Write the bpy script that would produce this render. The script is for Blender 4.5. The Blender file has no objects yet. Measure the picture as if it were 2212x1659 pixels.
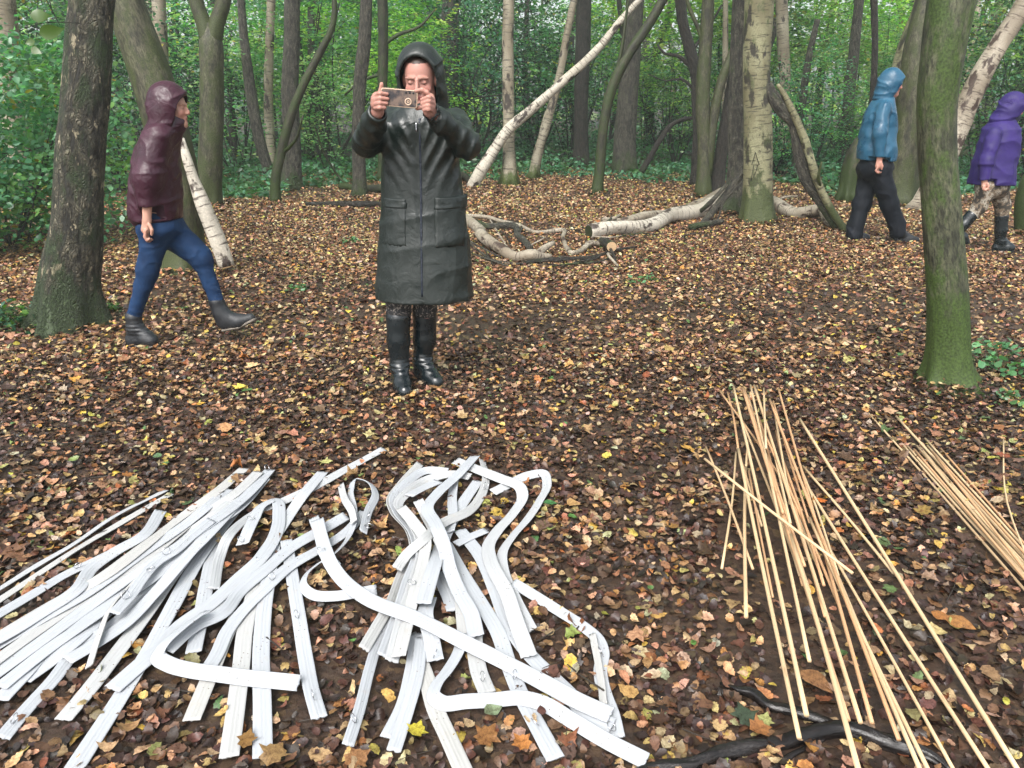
import bpy, math, random
import numpy as np
from mathutils import Vector, Matrix
R = math.radians
# ------------------------------------------------------------------ camera
CAMH, PITCH, F = 1.45, 20.0, 769.0
scene = bpy.context.scene
cam_data = bpy.data.cameras.new('camera'); cam = bpy.data.objects.new('camera', cam_data)
scene.collection.objects.link(cam); scene.camera = cam
cam.location = (0, 0, CAMH); cam.rotation_euler = (R(90 - PITCH), 0, 0)
cam_data.sensor_width = 36.0; cam_data.lens = 36.0 * F / 1024.0
cam_data.clip_start = 0.02; cam_data.clip_end = 500
# ------------------------------------------------------------------ world, sun, exposure
SUN_EL, SUN_AZ = 50.0, 200.0        # azimuth clockwise from +y
world = bpy.data.worlds.new('World'); scene.world = world; world.use_nodes = True
wn = world.node_tree.nodes; wl = world.node_tree.links; wn.clear()
sky = wn.new('ShaderNodeTexSky'); sky.sky_type = 'NISHITA'; sky.sun_disc = False
sky.sun_elevation = R(SUN_EL); sky.sun_rotation = R(SUN_AZ); sky.air_density = 1.0; sky.dust_density = 4.0
hsv = wn.new('ShaderNodeHueSaturation'); hsv.inputs['Saturation'].default_value = 0.30
bg = wn.new('ShaderNodeBackground'); bg.inputs['Strength'].default_value = 0.15
wo = wn.new('ShaderNodeOutputWorld')
wl.new(sky.outputs[0], hsv.inputs['Color']); wl.new(hsv.outputs[0], bg.inputs[0]); wl.new(bg.outputs[0], wo.inputs[0])
sd = bpy.data.lights.new('sun', 'SUN'); sd.energy = 1.5; sd.angle = R(30); sd.color = (1.0, 0.97, 0.93)
sun = bpy.data.objects.new('sun', sd); scene.collection.objects.link(sun)
_d = Vector((math.sin(R(SUN_AZ)) * math.cos(R(SUN_EL)), math.cos(R(SUN_AZ)) * math.cos(R(SUN_EL)), math.sin(R(SUN_EL))))
sun.rotation_euler = _d.to_track_quat('Z', 'Y').to_euler(); sun.location = (0, -5, 20)
scene.view_settings.view_transform = 'Standard'; scene.view_settings.look = 'None'
scene.view_settings.gamma = 1.0; scene.view_settings.use_curve_mapping = False
scene.view_settings.exposure = 1.25
scene.render.engine = 'CYCLES'
scene.cycles.max_bounces = 6; scene.cycles.diffuse_bounces = 3; scene.cycles.glossy_bounces = 2
scene.cycles.transmission_bounces = 4; scene.cycles.transparent_max_bounces = 8
scene.cycles.use_denoising = True
try: scene.cycles.denoiser = 'OPENIMAGEDENOISE'
except Exception: pass

# ------------------------------------------------------------------ helpers
rng = np.random.default_rng(7); random.seed(7)
SC = 1024 / 2212
cP, sP = math.cos(R(PITCH)), math.sin(R(PITCH))
def ray(x, y):                       # x, y measured on the photograph at a width of 2212
    u = (x * SC - 512) / F; v = -(y * SC - 384) / F
    return np.array([u, cP + v * sP, -sP + v * cP])
def G(x, y, z=0.0):                  # point of the ground (height z) seen there
    d = ray(x, y); t = (z - CAMH) / d[2]
    return np.array([0, 0, CAMH]) + d * t
def V(x, y, Y):                      # point at distance Y seen there
    d = ray(x, y); t = Y / d[1]
    return np.array([0, 0, CAMH]) + d * t
def pxm(p, w):                       # width in those pixels -> metres at p
    dep = p[1] * cP + (CAMH - p[2]) * sP
    return w * SC * dep / F

def tag(o, label=None, cat=None, group=None, kind=None):
    if label: o['label'] = label
    if cat: o['category'] = cat
    if group: o['group'] = group
    if kind: o['kind'] = kind
    return o
def link(o, parent=None):
    scene.collection.objects.link(o)
    if parent is not None: o.parent = parent
    return o
def empty(name, loc=(0, 0, 0), parent=None):
    o = bpy.data.objects.new(name, None); o.location = loc; o.empty_display_size = 0.1
    return link(o, parent)
def mesh_np(name, verts, faces, mat=None, smooth=True, attrs=None):
    """faces: list of (N,k) int arrays; attrs: {name: (V,3) array} stored on the vertices"""
    me = bpy.data.meshes.new(name)
    verts = np.asarray(verts, dtype=np.float32)
    fl = [np.asarray(f, dtype=np.int32) for f in faces if len(f)]
    me.vertices.add(len(verts)); me.vertices.foreach_set('co', verts.ravel())
    loops = np.concatenate([f.ravel() for f in fl]); sizes = np.concatenate([np.full(len(f), f.shape[1], np.int32) for f in fl])
    me.loops.add(len(loops)); me.loops.foreach_set('vertex_index', loops)
    me.polygons.add(len(sizes))
    starts = np.concatenate([[0], np.cumsum(sizes)[:-1]]).astype(np.int32)
    me.polygons.foreach_set('loop_start', starts)
    try: me.polygons.foreach_set('loop_total', sizes)
    except Exception: pass
    me.polygons.foreach_set('use_smooth', np.full(len(sizes), smooth))
    me.update(calc_edges=True)
    for k, v in (attrs or {}).items():
        a = me.attributes.new(k, 'FLOAT_VECTOR', 'POINT'); a.data.foreach_set('vector', np.asarray(v, dtype=np.float32).ravel())
    if mat is not None: me.materials.append(mat)
    return me
def obj(name, me, parent=None, loc=None):
    o = bpy.data.objects.new(name, me)
    if loc is not None: o.location = loc
    return link(o, parent)
class Acc:                           # collects pieces into one mesh
    def __init__(s): s.v = []; s.f = {}; s.n = 0; s.a = {}
    def add(s, v, faces, **attrs):
        for f in faces:
            if len(f): s.f.setdefault(np.asarray(f).shape[1], []).append(np.asarray(f) + s.n)
        s.v.append(np.asarray(v)); s.n += len(v)
        for k, a in attrs.items(): s.a.setdefault(k, []).append(np.broadcast_to(a, (len(v), 3)))
    def mesh(s, name, mat, smooth=True):
        return mesh_np(name, np.concatenate(s.v), [np.concatenate(x) for x in s.f.values()], mat, smooth,
                       {k: np.concatenate(a) for k, a in s.a.items()})
def snoise(P, seed, freq, octs=3):   # smooth pseudo noise from random waves, about -1..1
    g = np.random.default_rng(seed); out = np.zeros(P.shape[:-1]); amp = 1.0; tot = 0
    for o in range(octs):
        for k in range(4):
            d = g.normal(size=P.shape[-1]); d *= freq / np.linalg.norm(d) * (0.7 + 0.6 * g.random())
            out = out + amp * np.sin(P @ d + g.random() * 6.28)
        tot += amp * 2.0; amp *= 0.5; freq *= 2.1
    return out / tot
def catmull(P, step):
    P = np.asarray(P, float); n = len(P)
    if n == 2:
        m = max(2, int(np.linalg.norm(P[1, :3] - P[0, :3]) / step) + 1); t = np.linspace(0, 1, m)[:, None]
        return P[0] * (1 - t) + P[1] * t
    L = np.linalg.norm(np.diff(P[:, :3], axis=0), axis=1) + 1e-9; D = np.diff(P, axis=0) / L[:, None]; out = []
    M = np.vstack([D[:1], (D[:-1] * L[1:, None] + D[1:] * L[:-1, None]) / (L[1:] + L[:-1])[:, None], D[-1:]])
    for i in range(n - 1):
        m = max(1, int(round(L[i] / step))); t = (np.arange(m) / m)[:, None]
        out.append((2 * t ** 3 - 3 * t ** 2 + 1) * P[i] + (t ** 3 - 2 * t ** 2 + t) * L[i] * M[i] + (-2 * t ** 3 + 3 * t ** 2) * P[i + 1] + (t ** 3 - t ** 2) * L[i] * M[i + 1])
    out.append(P[-1:]); return np.vstack(out)
def gz(x, y):                        # height of the ground
    x = np.asarray(x, float); y = np.asarray(y, float); P = np.stack([x, y], -1)
    return 0.010 * snoise(P, 11, 2.2, 3) + np.clip((y - 12) / 30, 0, 1) * 0.25 * snoise(P, 12, 0.25, 2) + np.clip((y - 16) / 60, 0, 1) * 0.5

# ------------------------------------------------------------------ tubes (trunks, branches, poles)
def tube_np(P, rad, sides=16, rough=0.0, seed=0, flare=None, roots=0, cap=True, s0=0.0):
    """P (n,3), rad (n,). returns verts, faces, bark coordinate"""
    P = np.asarray(P, float); n = len(P)
    T = np.gradient(P, axis=0); T /= np.linalg.norm(T, axis=1)[:, None] + 1e-9
    ref = np.array([1.0, 0, 0]) if abs(T[0][0]) < 0.9 else np.array([0, 1.0, 0])
    N = np.zeros_like(P); nn = ref - T[0] * (ref @ T[0]); N[0] = nn / np.linalg.norm(nn)
    for i in range(1, n):
        v = N[i - 1] - T[i] * (N[i - 1] @ T[i]); N[i] = v / (np.linalg.norm(v) + 1e-9)
    B = np.cross(T, N)
    th = np.arange(sides) / sides * 2 * math.pi
    s = s0 + np.concatenate([[0], np.cumsum(np.linalg.norm(np.diff(P, axis=0), axis=1))])
    r = np.repeat(np.asarray(rad, float)[:, None], sides, 1)
    C = np.stack([np.cos(th)[None] * np.ones((n, 1)), np.sin(th)[None] * np.ones((n, 1)), s[:, None] / max(np.mean(rad), 1e-3) * 0.25 * np.ones((1, sides))], -1)
    if rough: r = r * (1 + rough * snoise(C * np.array([1, 1, 1]), seed + 1, 3.0, 3))
    if flare:                          # (height, amount) buttressed foot
        h, a = flare; g = np.random.default_rng(seed); ph = g.random() * 6.28; k = roots or 5
        fl = np.exp(-s / h)[:, None] * a
        r = r * (1 + fl * (1 + 0.45 * np.cos(k * th + ph)[None] + 0.3 * np.cos((k + 2) * th + 2 * ph)[None]))
    v = P[:, None] + r[..., None] * (np.cos(th)[None, :, None] * N[:, None] + np.sin(th)[None, :, None] * B[:, None])
    bark = np.stack([np.cos(th)[None] * np.asarray(rad)[:, None], np.sin(th)[None] * np.asarray(rad)[:, None], np.repeat(s[:, None], sides, 1)], -1)
    i = np.arange(n - 1)[:, None]; j = np.arange(sides)[None]; j2 = (j + 1) % sides
    f = np.stack([i * sides + j + 0 * j2, i * sides + j2, (i + 1) * sides + j2, (i + 1) * sides + j], -1).reshape(-1, 4)
    v = v.reshape(-1, 3); bark = bark.reshape(-1, 3); faces = [f]
    if cap:
        v = np.vstack([v, P[:1], P[-1:]]); bark = np.vstack([bark, [[0, 0, s[0]]], [[0, 0, s[-1]]]])
        a, b = n * sides, n * sides + 1; jj = np.arange(sides); jn = (jj + 1) % sides
        faces.append(np.vstack([np.stack([np.full(sides, a), jn, jj], -1), np.stack([np.full(sides, b), (n - 1) * sides + jj, (n - 1) * sides + jn], -1)]))
    return v, faces, bark
def tube_mesh(name, pts, rads, mat, step=0.1, sides=16, **kw):
    Q = catmull(np.hstack([np.asarray(pts, float), np.asarray(rads, float)[:, None]]), step)
    v, f, b = tube_np(Q[:, :3], Q[:, 3], sides, **kw)
    return mesh_np(name, v, f, mat, True, {'bark': b})

# ------------------------------------------------------------------ leaves
def leaf_template(kind):
    if kind == 'simple':
        v = [(0, 0), (.35, -.34), (.35, .34), (.75, -.22), (.75, .22), (1, 0)]
        f4 = [(0, 1, 3, 5), (0, 5, 4, 2)]
        return np.array(v, float), [np.array(f4)]
    if kind == 'ovate':
        xs = [0, .14, .32, .55, .78, 1.0]; w = [0, .24, .33, .29, .15, 0]
        v = [(xs[0], 0)]; 
        for x, q in zip(xs[1:-1], w[1:-1]): v += [(x, -q), (x, 0), (x, q)]
        v += [(1, 0)]; f4 = []; f3 = [(0, 1, 2), (0, 2, 3)]
        for i in range(3):
            a = 1 + 3 * i; f4 += [(a, a + 3, a + 4, a + 1), (a + 1, a + 4, a + 5, a + 2)]
        a = 10; f3 += [(a, 13, a + 1), (a + 1, 13, a + 2)]
        return np.array(v, float), [np.array(f4), np.array(f3)]
    if kind == 'serrate':
        xs = [0, .07, .15, .24, .34, .45, .56, .67, .78, .88, 1.0]; w = [0, .13, .25, .24, .33, .27, .29, .20, .19, .08, 0]; g = np.random.default_rng(3)
        v = [(xs[0], 0)]
        for x, q in zip(xs[1:-1], w[1:-1]): v += [(x, -q * (.9 + .2 * g.random())), (x, 0), (x + .01, q * (.9 + .2 * g.random()))]
        v += [(1, 0)]; f4 = []; f3 = [(0, 1, 2), (0, 2, 3)]
        for i in range(8):
            a = 1 + 3 * i; f4 += [(a, a + 3, a + 4, a + 1), (a + 1, a + 4, a + 5, a + 2)]
        f3 += [(25, 28, 26), (26, 28, 27)]
        return np.array(v, float), [np.array(f4), np.array(f3)]
    if kind == 'lobed':
        ang = np.array([-150, -125, -100, -75, -58, -38, -22, 0, 22, 38, 58, 75, 100, 125, 150])
        rad = np.array([.32, .42, .28, .55, .36, .42, .38, .62, .38, .42, .36, .55, .28, .42, .32]) * 1.0
        v = [(0.4, 0)] + [(0.4 + r * math.cos(R(a)), r * math.sin(R(a))) for a, r in zip(ang, rad)] + [(0.02, 0)]
        n = len(ang); f3 = [(0, i, i + 1) for i in range(1, n)] + [(0, n, n + 1), (0, n + 1, 1)]
        return np.array(v, float), [np.array(f3)]
LT = {k: leaf_template(k) for k in ('simple', 'ovate', 'lobed', 'serrate')}
def add_leaves(acc, pos, size, nrm, col, kind='simple', fold=0.35, curl=0.35, yaw=None, g=rng):
    N = len(pos); t2, fs = LT[kind]; K = len(t2)
    nrm = nrm / np.linalg.norm(nrm, axis=1)[:, None]
    a = g.normal(size=(N, 3)) if yaw is None else yaw
    t = a - nrm * np.sum(a * nrm, 1)[:, None]; t /= np.linalg.norm(t, axis=1)[:, None] + 1e-9
    b = np.cross(nrm, t)
    fo = (fold * (g.random(N) * 1.3 - 0.3))[:, None]; cu = (curl * g.normal(size=N))[:, None]
    x = t2[None, :, 0]; y = t2[None, :, 1] * (0.8 + 0.4 * g.random(N))[:, None]
    z = fo * np.abs(y) - cu * (x - .5) ** 2 + (cu * .5 * g.normal(size=(N, 1))) * (x - .5) * y * 2 + 0.06 * np.sin(9 * y + 7 * x + 6.28 * g.random(N)[:, None]) * np.abs(y) * 2
    s = np.asarray(size).reshape(-1, 1, 1) * np.ones((N, 1, 1))
    v = pos[:, None] + s * ((x - .5)[..., None] * t[:, None] + y[..., None] * b[:, None] + z[..., None] * nrm[:, None])
    off = (np.arange(N) * K)[:, None, None]
    acc.add(v.reshape(-1, 3), [(f[None] + off).reshape(-1, f.shape[1]) for f in fs], col=np.repeat(col, K, 0))

# ------------------------------------------------------------------ materials
def nt(name):
    m = bpy.data.materials.new(name); m.use_nodes = True; t = m.node_tree; t.nodes.clear(); return m, t
class NB:
    def __init__(s, t): s.t = t
    def n(s, typ, **kw):
        o = s.t.nodes.new(typ)
        for k, v in kw.items():
            if k in ('operation', 'blend_type', 'data_type', 'attribute_name', 'feature', 'distance', 'noise_dimensions', 'voronoi_dimensions', 'vector_type', 'attribute_type'): setattr(o, k, v)
            elif hasattr(v, 'is_linked') or hasattr(v, 'links'): s.t.links.new(v, o.inputs[k])
            else: o.inputs[k].default_value = v
        return o
    def l(s, a, b): s.t.links.new(a, b)
    def noise(s, vec, scale, detail=4, rough=.55, **kw):
        o = s.n('ShaderNodeTexNoise', Scale=scale, Detail=detail, Roughness=rough, **kw); s.l(vec, o.inputs['Vector']); return o.outputs['Fac']
    def ramp(s, fac, stops, interp='LINEAR'):
        o = s.t.nodes.new('ShaderNodeValToRGB'); s.l(fac, o.inputs[0]); cr = o.color_ramp; cr.interpolation = interp
        while len(cr.elements) < len(stops): cr.elements.new(0.5)
        for e, (p, c) in zip(cr.elements, stops):
            e.position = p; e.color = (c, c, c, 1) if isinstance(c, (int, float)) else (*c, 1)
        return o.outputs[0]
    def mix(s, fac, a, b, mode='MIX'):
        o = s.t.nodes.new('ShaderNodeMix'); o.data_type = 'RGBA'; o.blend_type = mode
        for v, i in ((fac, 0), (a, 6), (b, 7)):
            if hasattr(v, 'links'): s.l(v, o.inputs[i])
            else: o.inputs[i].default_value = v if isinstance(v, (int, float)) and i == 0 else ((*v, 1) if len(v) == 3 else v)
        return o.outputs[2]
    def math(s, op, a, b=0.0):
        o = s.t.nodes.new('ShaderNodeMath'); o.operation = op
        for v, i in ((a, 0), (b, 1)):
            if hasattr(v, 'links'): s.l(v, o.inputs[i])
            else: o.inputs[i].default_value = v
        return o.outputs[0]
    def mapping(s, vec, scale):
        o = s.t.nodes.new('ShaderNodeMapping'); s.l(vec, o.inputs[0]); o.inputs['Scale'].default_value = scale; return o.outputs[0]
    def bump(s, h, strength, dist):
        o = s.t.nodes.new('ShaderNodeBump'); s.l(h, o.inputs['Height']); o.inputs['Strength'].default_value = strength; o.inputs['Distance'].default_value = dist; return o.outputs[0]
    def out(s, col, rough, bump=None, trans=0.0, tcol=None, metal=0.0, spec=0.5, sheen=0.0, coat=0.0, sss=0.0):
        p = s.t.nodes.new('ShaderNodeBsdfPrincipled'); o = s.t.nodes.new('ShaderNodeOutputMaterial')
        for v, k in ((col, 'Base Color'), (rough, 'Roughness')):
            if hasattr(v, 'links'): s.l(v, p.inputs[k])
            else: p.inputs[k].default_value = (*v, 1) if k == 'Base Color' else v
        p.inputs['Metallic'].default_value = metal; p.inputs['Specular IOR Level'].default_value = spec
        p.inputs['Sheen Weight'].default_value = sheen; p.inputs['Coat Weight'].default_value = coat
        if coat: p.inputs['Coat Roughness'].default_value = 0.25
        if sss: p.inputs['Subsurface Weight'].default_value = sss; p.inputs['Subsurface Radius'].default_value = (.012, .004, .002)
        if bump is not None: s.l(bump, p.inputs['Normal'])
        if trans:
            tr = s.t.nodes.new('ShaderNodeBsdfTranslucent'); mx = s.t.nodes.new('ShaderNodeMixShader'); mx.inputs[0].default_value = trans
            if hasattr(tcol, 'links'): s.l(tcol, tr.inputs[0])
            else: tr.inputs[0].default_value = (*tcol, 1)
            s.l(p.outputs[0], mx.inputs[1]); s.l(tr.outputs[0], mx.inputs[2]); s.l(mx.outputs[0], o.inputs[0])
        else: s.l(p.outputs[0], o.inputs[0])

def attr(b, name): return b.n('ShaderNodeAttribute', attribute_name=name).outputs['Vector']
def m_leaf(name, trans=0.35, rough=0.4, rnd=True, spec=0.5, tint=(1, 1, 1)):
    m, t = nt(name); b = NB(t); c = b.n('ShaderNodeAttribute', attribute_name='col').outputs['Color']
    if tint != (1, 1, 1): c = b.mix(1.0, c, tint, 'MULTIPLY')
    if rnd:
        oi = b.n('ShaderNodeObjectInfo').outputs['Random']
        h = t.nodes.new('ShaderNodeHueSaturation'); b.l(b.math('ADD', b.math('MULTIPLY', oi, 0.05), 0.475), h.inputs['Hue'])
        b.l(b.math('ADD', b.math('MULTIPLY', oi, 0.6), 0.7), h.inputs['Value']); b.l(c, h.inputs['Color']); c = h.outputs[0]
    tc = b.mix(1.0, c, (1.5, 1.85, 0.85), 'MULTIPLY')
    b.out(c, rough, None, trans, tc, spec=spec); return m
def m_litter(name):
    m, t = nt(name); b = NB(t); c = b.n('ShaderNodeAttribute', attribute_name='col').outputs['Color']; tc = b.n('ShaderNodeTexCoord').outputs['Object']
    n1 = b.noise(tc, 75, 4, .7); n2 = b.noise(tc, 320, 3, .7)
    c = b.mix(b.ramp(n1, [(.38, .75), (.58, 0.)]), c, b.mix(1.0, c, (.34, .26, .22), 'MULTIPLY')); c = b.mix(b.ramp(n2, [(.4, .55), (.62, 0.)]), c, b.mix(1.0, c, (.5, .45, .4), 'MULTIPLY'))
    b.out(c, b.ramp(n1, [(.35, .26), (.65, .58)]), b.bump(n2, .5, .002), .10, c, spec=.5); return m
def m_bark(name, base, dark, moss=(.055, .085, .02), moss_amt=.5, kind='rough', base_moss=0.6, gloss=.6, bumpd=.01, flakes=False):
    """kind rough | birch | smooth ; moss gathers low on the trunk"""
    m, t = nt(name); b = NB(t); v = attr(b, 'bark')
    if kind == 'birch':
        hor = b.noise(b.mapping(v, (5, 5, 42)), 1.0, 5, .62)
        len_ = b.ramp(hor, [(.56, 0.), (.62, 1.)])
        lo = b.noise(b.mapping(v, (6, 6, 3.2)), 1.0, 5, .6); pat = b.ramp(lo, [(.55, 0.), (.60, 1.)])
        fine = b.noise(v, 60, 3); c0 = b.mix(b.ramp(fine, [(.3, 0.), (.7, 1.)]), base, tuple(x * .62 for x in base))
        big = b.noise(b.mapping(v, (2, 2, 1)), 1.3, 3); c0 = b.mix(b.ramp(big, [(.38, 0.), (.60, .85 if base[0] < .5 else .35)]), c0, (base[0] * .42, base[1] * .38, base[2] * .34))
        c = b.mix(b.math('MAXIMUM', b.math('MULTIPLY', len_, .8), pat), c0, dark)
        h = b.math('SUBTRACT', b.math('MULTIPLY', fine, .3), b.math('ADD', len_, pat)); bm = b.bump(h, .6, .006)
    elif kind == 'rough':
        ridg = b.noise(b.mapping(v, (30, 30, 9)), 1.0, 7, .72); cr = b.ramp(ridg, [(.42, 0.), (.57, 1.)])
        dn = b.n('ShaderNodeTexNoise', Scale=9.0, Detail=4.0); b.l(v, dn.inputs['Vector']); dv = b.n('ShaderNodeVectorMath', operation='MULTIPLY_ADD'); b.l(dn.outputs['Color'], dv.inputs[0]); dv.inputs[1].default_value = (.12, .12, .16); b.l(v, dv.inputs[2])
        vor = b.n('ShaderNodeTexVoronoi', feature='DISTANCE_TO_EDGE', Scale=1.0); b.l(b.mapping(dv.outputs[0], (44, 44, 22)), vor.inputs['Vector'])
        vc = b.ramp(vor.outputs['Distance'], [(.0, .35), (.22, 1.)])
        k = b.math('MULTIPLY', cr, vc); c = b.mix(k, dark, base)
        if flakes:
            fk = b.ramp(b.noise(b.mapping(v, (16, 16, 8)), 1.0, 5, .6), [(.61, 0.), (.64, 1.)]); c = b.mix(fk, c, (.42, .36, .24))
            gp = b.ramp(b.noise(b.mapping(v, (5, 5, 2.2)), 1.0, 5, .6), [(.60, 0.), (.68, .6)]); c = b.mix(gp, c, (.24, .22, .13))
        h = k; bm = b.bump(h, 1.0, bumpd)
    else:
        n1 = b.noise(b.mapping(v, (9, 9, 3)), 1.0, 6, .68); n2 = b.noise(b.mapping(v, (80, 80, 24)), 1.0, 5, .7)
        c = b.mix(b.ramp(n1, [(.40, 0.), (.60, 1.)]), dark, base); c = b.mix(b.ramp(n2, [(.46, 0.), (.60, .8)]), c, tuple(x * .35 for x in dark))
        bm = b.bump(b.math('ADD', n1, b.math('MULTIPLY', n2, .5)), .8, bumpd)
    if moss_amt or base_moss:
        sep = t.nodes.new('ShaderNodeSeparateXYZ'); b.l(v, sep.inputs[0])
        low = b.math('MULTIPLY', b.math('SUBTRACT', 1.0, b.math('MULTIPLY', sep.outputs[2], 1.6)), base_moss)
        low = b.math('MAXIMUM', low, 0.0)
        mn = b.noise(b.mapping(v, (7, 7, 3)), 1.0, 6, .7)
        mk = b.math('ADD', b.math('ADD', b.math('SUBTRACT', mn, .5), b.math('SUBTRACT', moss_amt, .5)), low)
        mk = b.ramp(mk, [(.0, 0.), (.12, 1.)]); fn = b.noise(v, 90, 4)
        mc = b.mix(b.ramp(fn, [(.35, 0.), (.65, 1.)]), tuple(x * .4 for x in moss), moss); c = b.mix(mk, c, mc)
    b.out(c, gloss, bm, spec=.4); return m
# ------------------------------------------------------------------ ground
def m_ground():
    m, t = nt('forest_soil'); b = NB(t); tc = b.n('ShaderNodeTexCoord').outputs['Object']
    n1 = b.noise(tc, 1.1, 5, .6); n2 = b.noise(tc, 28, 6, .7)
    vor = b.n('ShaderNodeTexVoronoi', Scale=48.0, Randomness=1.0); b.l(tc, vor.inputs['Vector'])
    vc = t.nodes.new('ShaderNodeSeparateColor'); b.l(vor.outputs['Color'], vc.inputs[0])
    c = b.mix(b.ramp(n2, [(.3, 0.), (.7, 1.)]), (.016, .010, .007), (.048, .030, .020))
    c2 = b.ramp(vc.outputs[0], [(0, (.02, .012, .008)), (.45, (.06, .032, .018)), (.75, (.07, .040, .022)), (.93, (.10, .06, .03)), (1, (.14, .09, .04))])
    c = b.mix(b.ramp(n1, [(.38, .25), (.62, .7)]), c, c2)
    h = b.math('ADD', n2, b.math('MULTIPLY', vor.outputs['Distance'], .15))
    b.out(c, b.ramp(n1, [(.35, .42), (.6, .75)]), b.bump(h, .8, .012), spec=.4); return m
def build_ground():
    ys = np.concatenate([np.linspace(-6, 0.6, 12), np.linspace(0.7, 6, 160), np.linspace(6.1, 20, 120), np.linspace(20.5, 110, 90)])
    u = np.linspace(-1, 1, 150); X = np.sign(u) * (np.abs(u) ** 1.6) * 90; X = X[None] * np.ones((len(ys), 1)); Y = ys[:, None] * np.ones((1, len(u)))
    # more columns near the middle
    Z = gz(X, Y); P = np.stack([X, Y], -1); Z = Z + 0.006 * snoise(P, 5, 14, 2) * (Y < 9)
    n, mcol = X.shape; i = np.arange(n - 1)[:, None]; j = np.arange(mcol - 1)[None]
    f = np.stack([i * mcol + j, i * mcol + j + 1, (i + 1) * mcol + j + 1, (i + 1) * mcol + j], -1).reshape(-1, 4)
    o = obj('ground', mesh_np('ground', np.stack([X, Y, Z], -1).reshape(-1, 3), [f], m_ground())); tag(o, kind='structure')
build_ground()

M_LITTER = m_litter('fallen_leaves')
# ------------------------------------------------------------------ bark kinds
B_ROUGH = m_bark('bark_rough', (.16, .145, .10), (.012, .011, .008), moss=(.045, .070, .026), moss_amt=.50, base_moss=.30, bumpd=.022, flakes=True)
B_MOSSY = m_bark('bark_mossy', (.125, .12, .072), (.032, .03, .018), moss=(.058, .072, .022), moss_amt=.54, kind='smooth', base_moss=.3, bumpd=.010)
B_MOSSD = m_bark('bark_mossy_dark', (.075, .07, .04), (.018, .018, .010), moss=(.034, .055, .010), moss_amt=.54, kind='smooth', base_moss=.45, bumpd=.010)
B_NEAR = m_bark('bark_near_mossy', (.11, .115, .065), (.028, .03, .018), moss=(.050, .085, .016), moss_amt=.53, kind='smooth', base_moss=.75, bumpd=.012)
B_BIRCH = m_bark('bark_birch', (.40, .36, .27), (.045, .035, .028), moss=(.09, .12, .03), moss_amt=.30, kind='birch', base_moss=.55)
B_BIRCHG = m_bark('bark_birch_green', (.30, .29, .17), (.035, .03, .022), moss=(.08, .10, .035), moss_amt=.46, kind='birch', base_moss=.62)
B_PEEL = m_bark('bark_birch_fallen', (.42, .37, .29), (.05, .032, .024), moss=(.09, .1, .04), moss_amt=.26, kind='birch', base_moss=0)
B_WHITE = m_bark('bark_birch_white', (.60, .55, .46), (.045, .032, .026), moss=(.12, .12, .06), moss_amt=.22, kind='birch', base_moss=0)
B_GREY = m_bark('bark_grey', (.13, .12, .09), (.022, .019, .016), moss=(.06, .085, .03), moss_amt=.42, base_moss=.3, bumpd=.015)
B_DARK = m_bark('bark_dark', (.055, .045, .035), (.012, .010, .008), moss=(.035, .05, .015), moss_amt=.38, base_moss=.2, gloss=.45, bumpd=.012)
B_WET = m_bark('wood_wet_black', (.028, .023, .021), (.006, .005, .005), moss=(.05, .09, .012), moss_amt=.24, base_moss=0, gloss=.22, kind='smooth', bumpd=.006)
M_CUT = nt('cut_wood'); _b = NB(M_CUT[1]); _n = _b.noise(_b.n('ShaderNodeTexCoord').outputs['Object'], 40, 3); _b.out(_b.mix(_n, (.5, .36, .2), (.3, .18, .1)), .7); M_CUT = M_CUT[0]
L_CROWN = m_leaf('crown_leaves', .45, .4)
L_BUSH = m_leaf('bush_leaves', .42, .33, spec=.6)
L_COVER = m_leaf('bramble_leaves', .3, .35, spec=.6, rnd=False)

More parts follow.
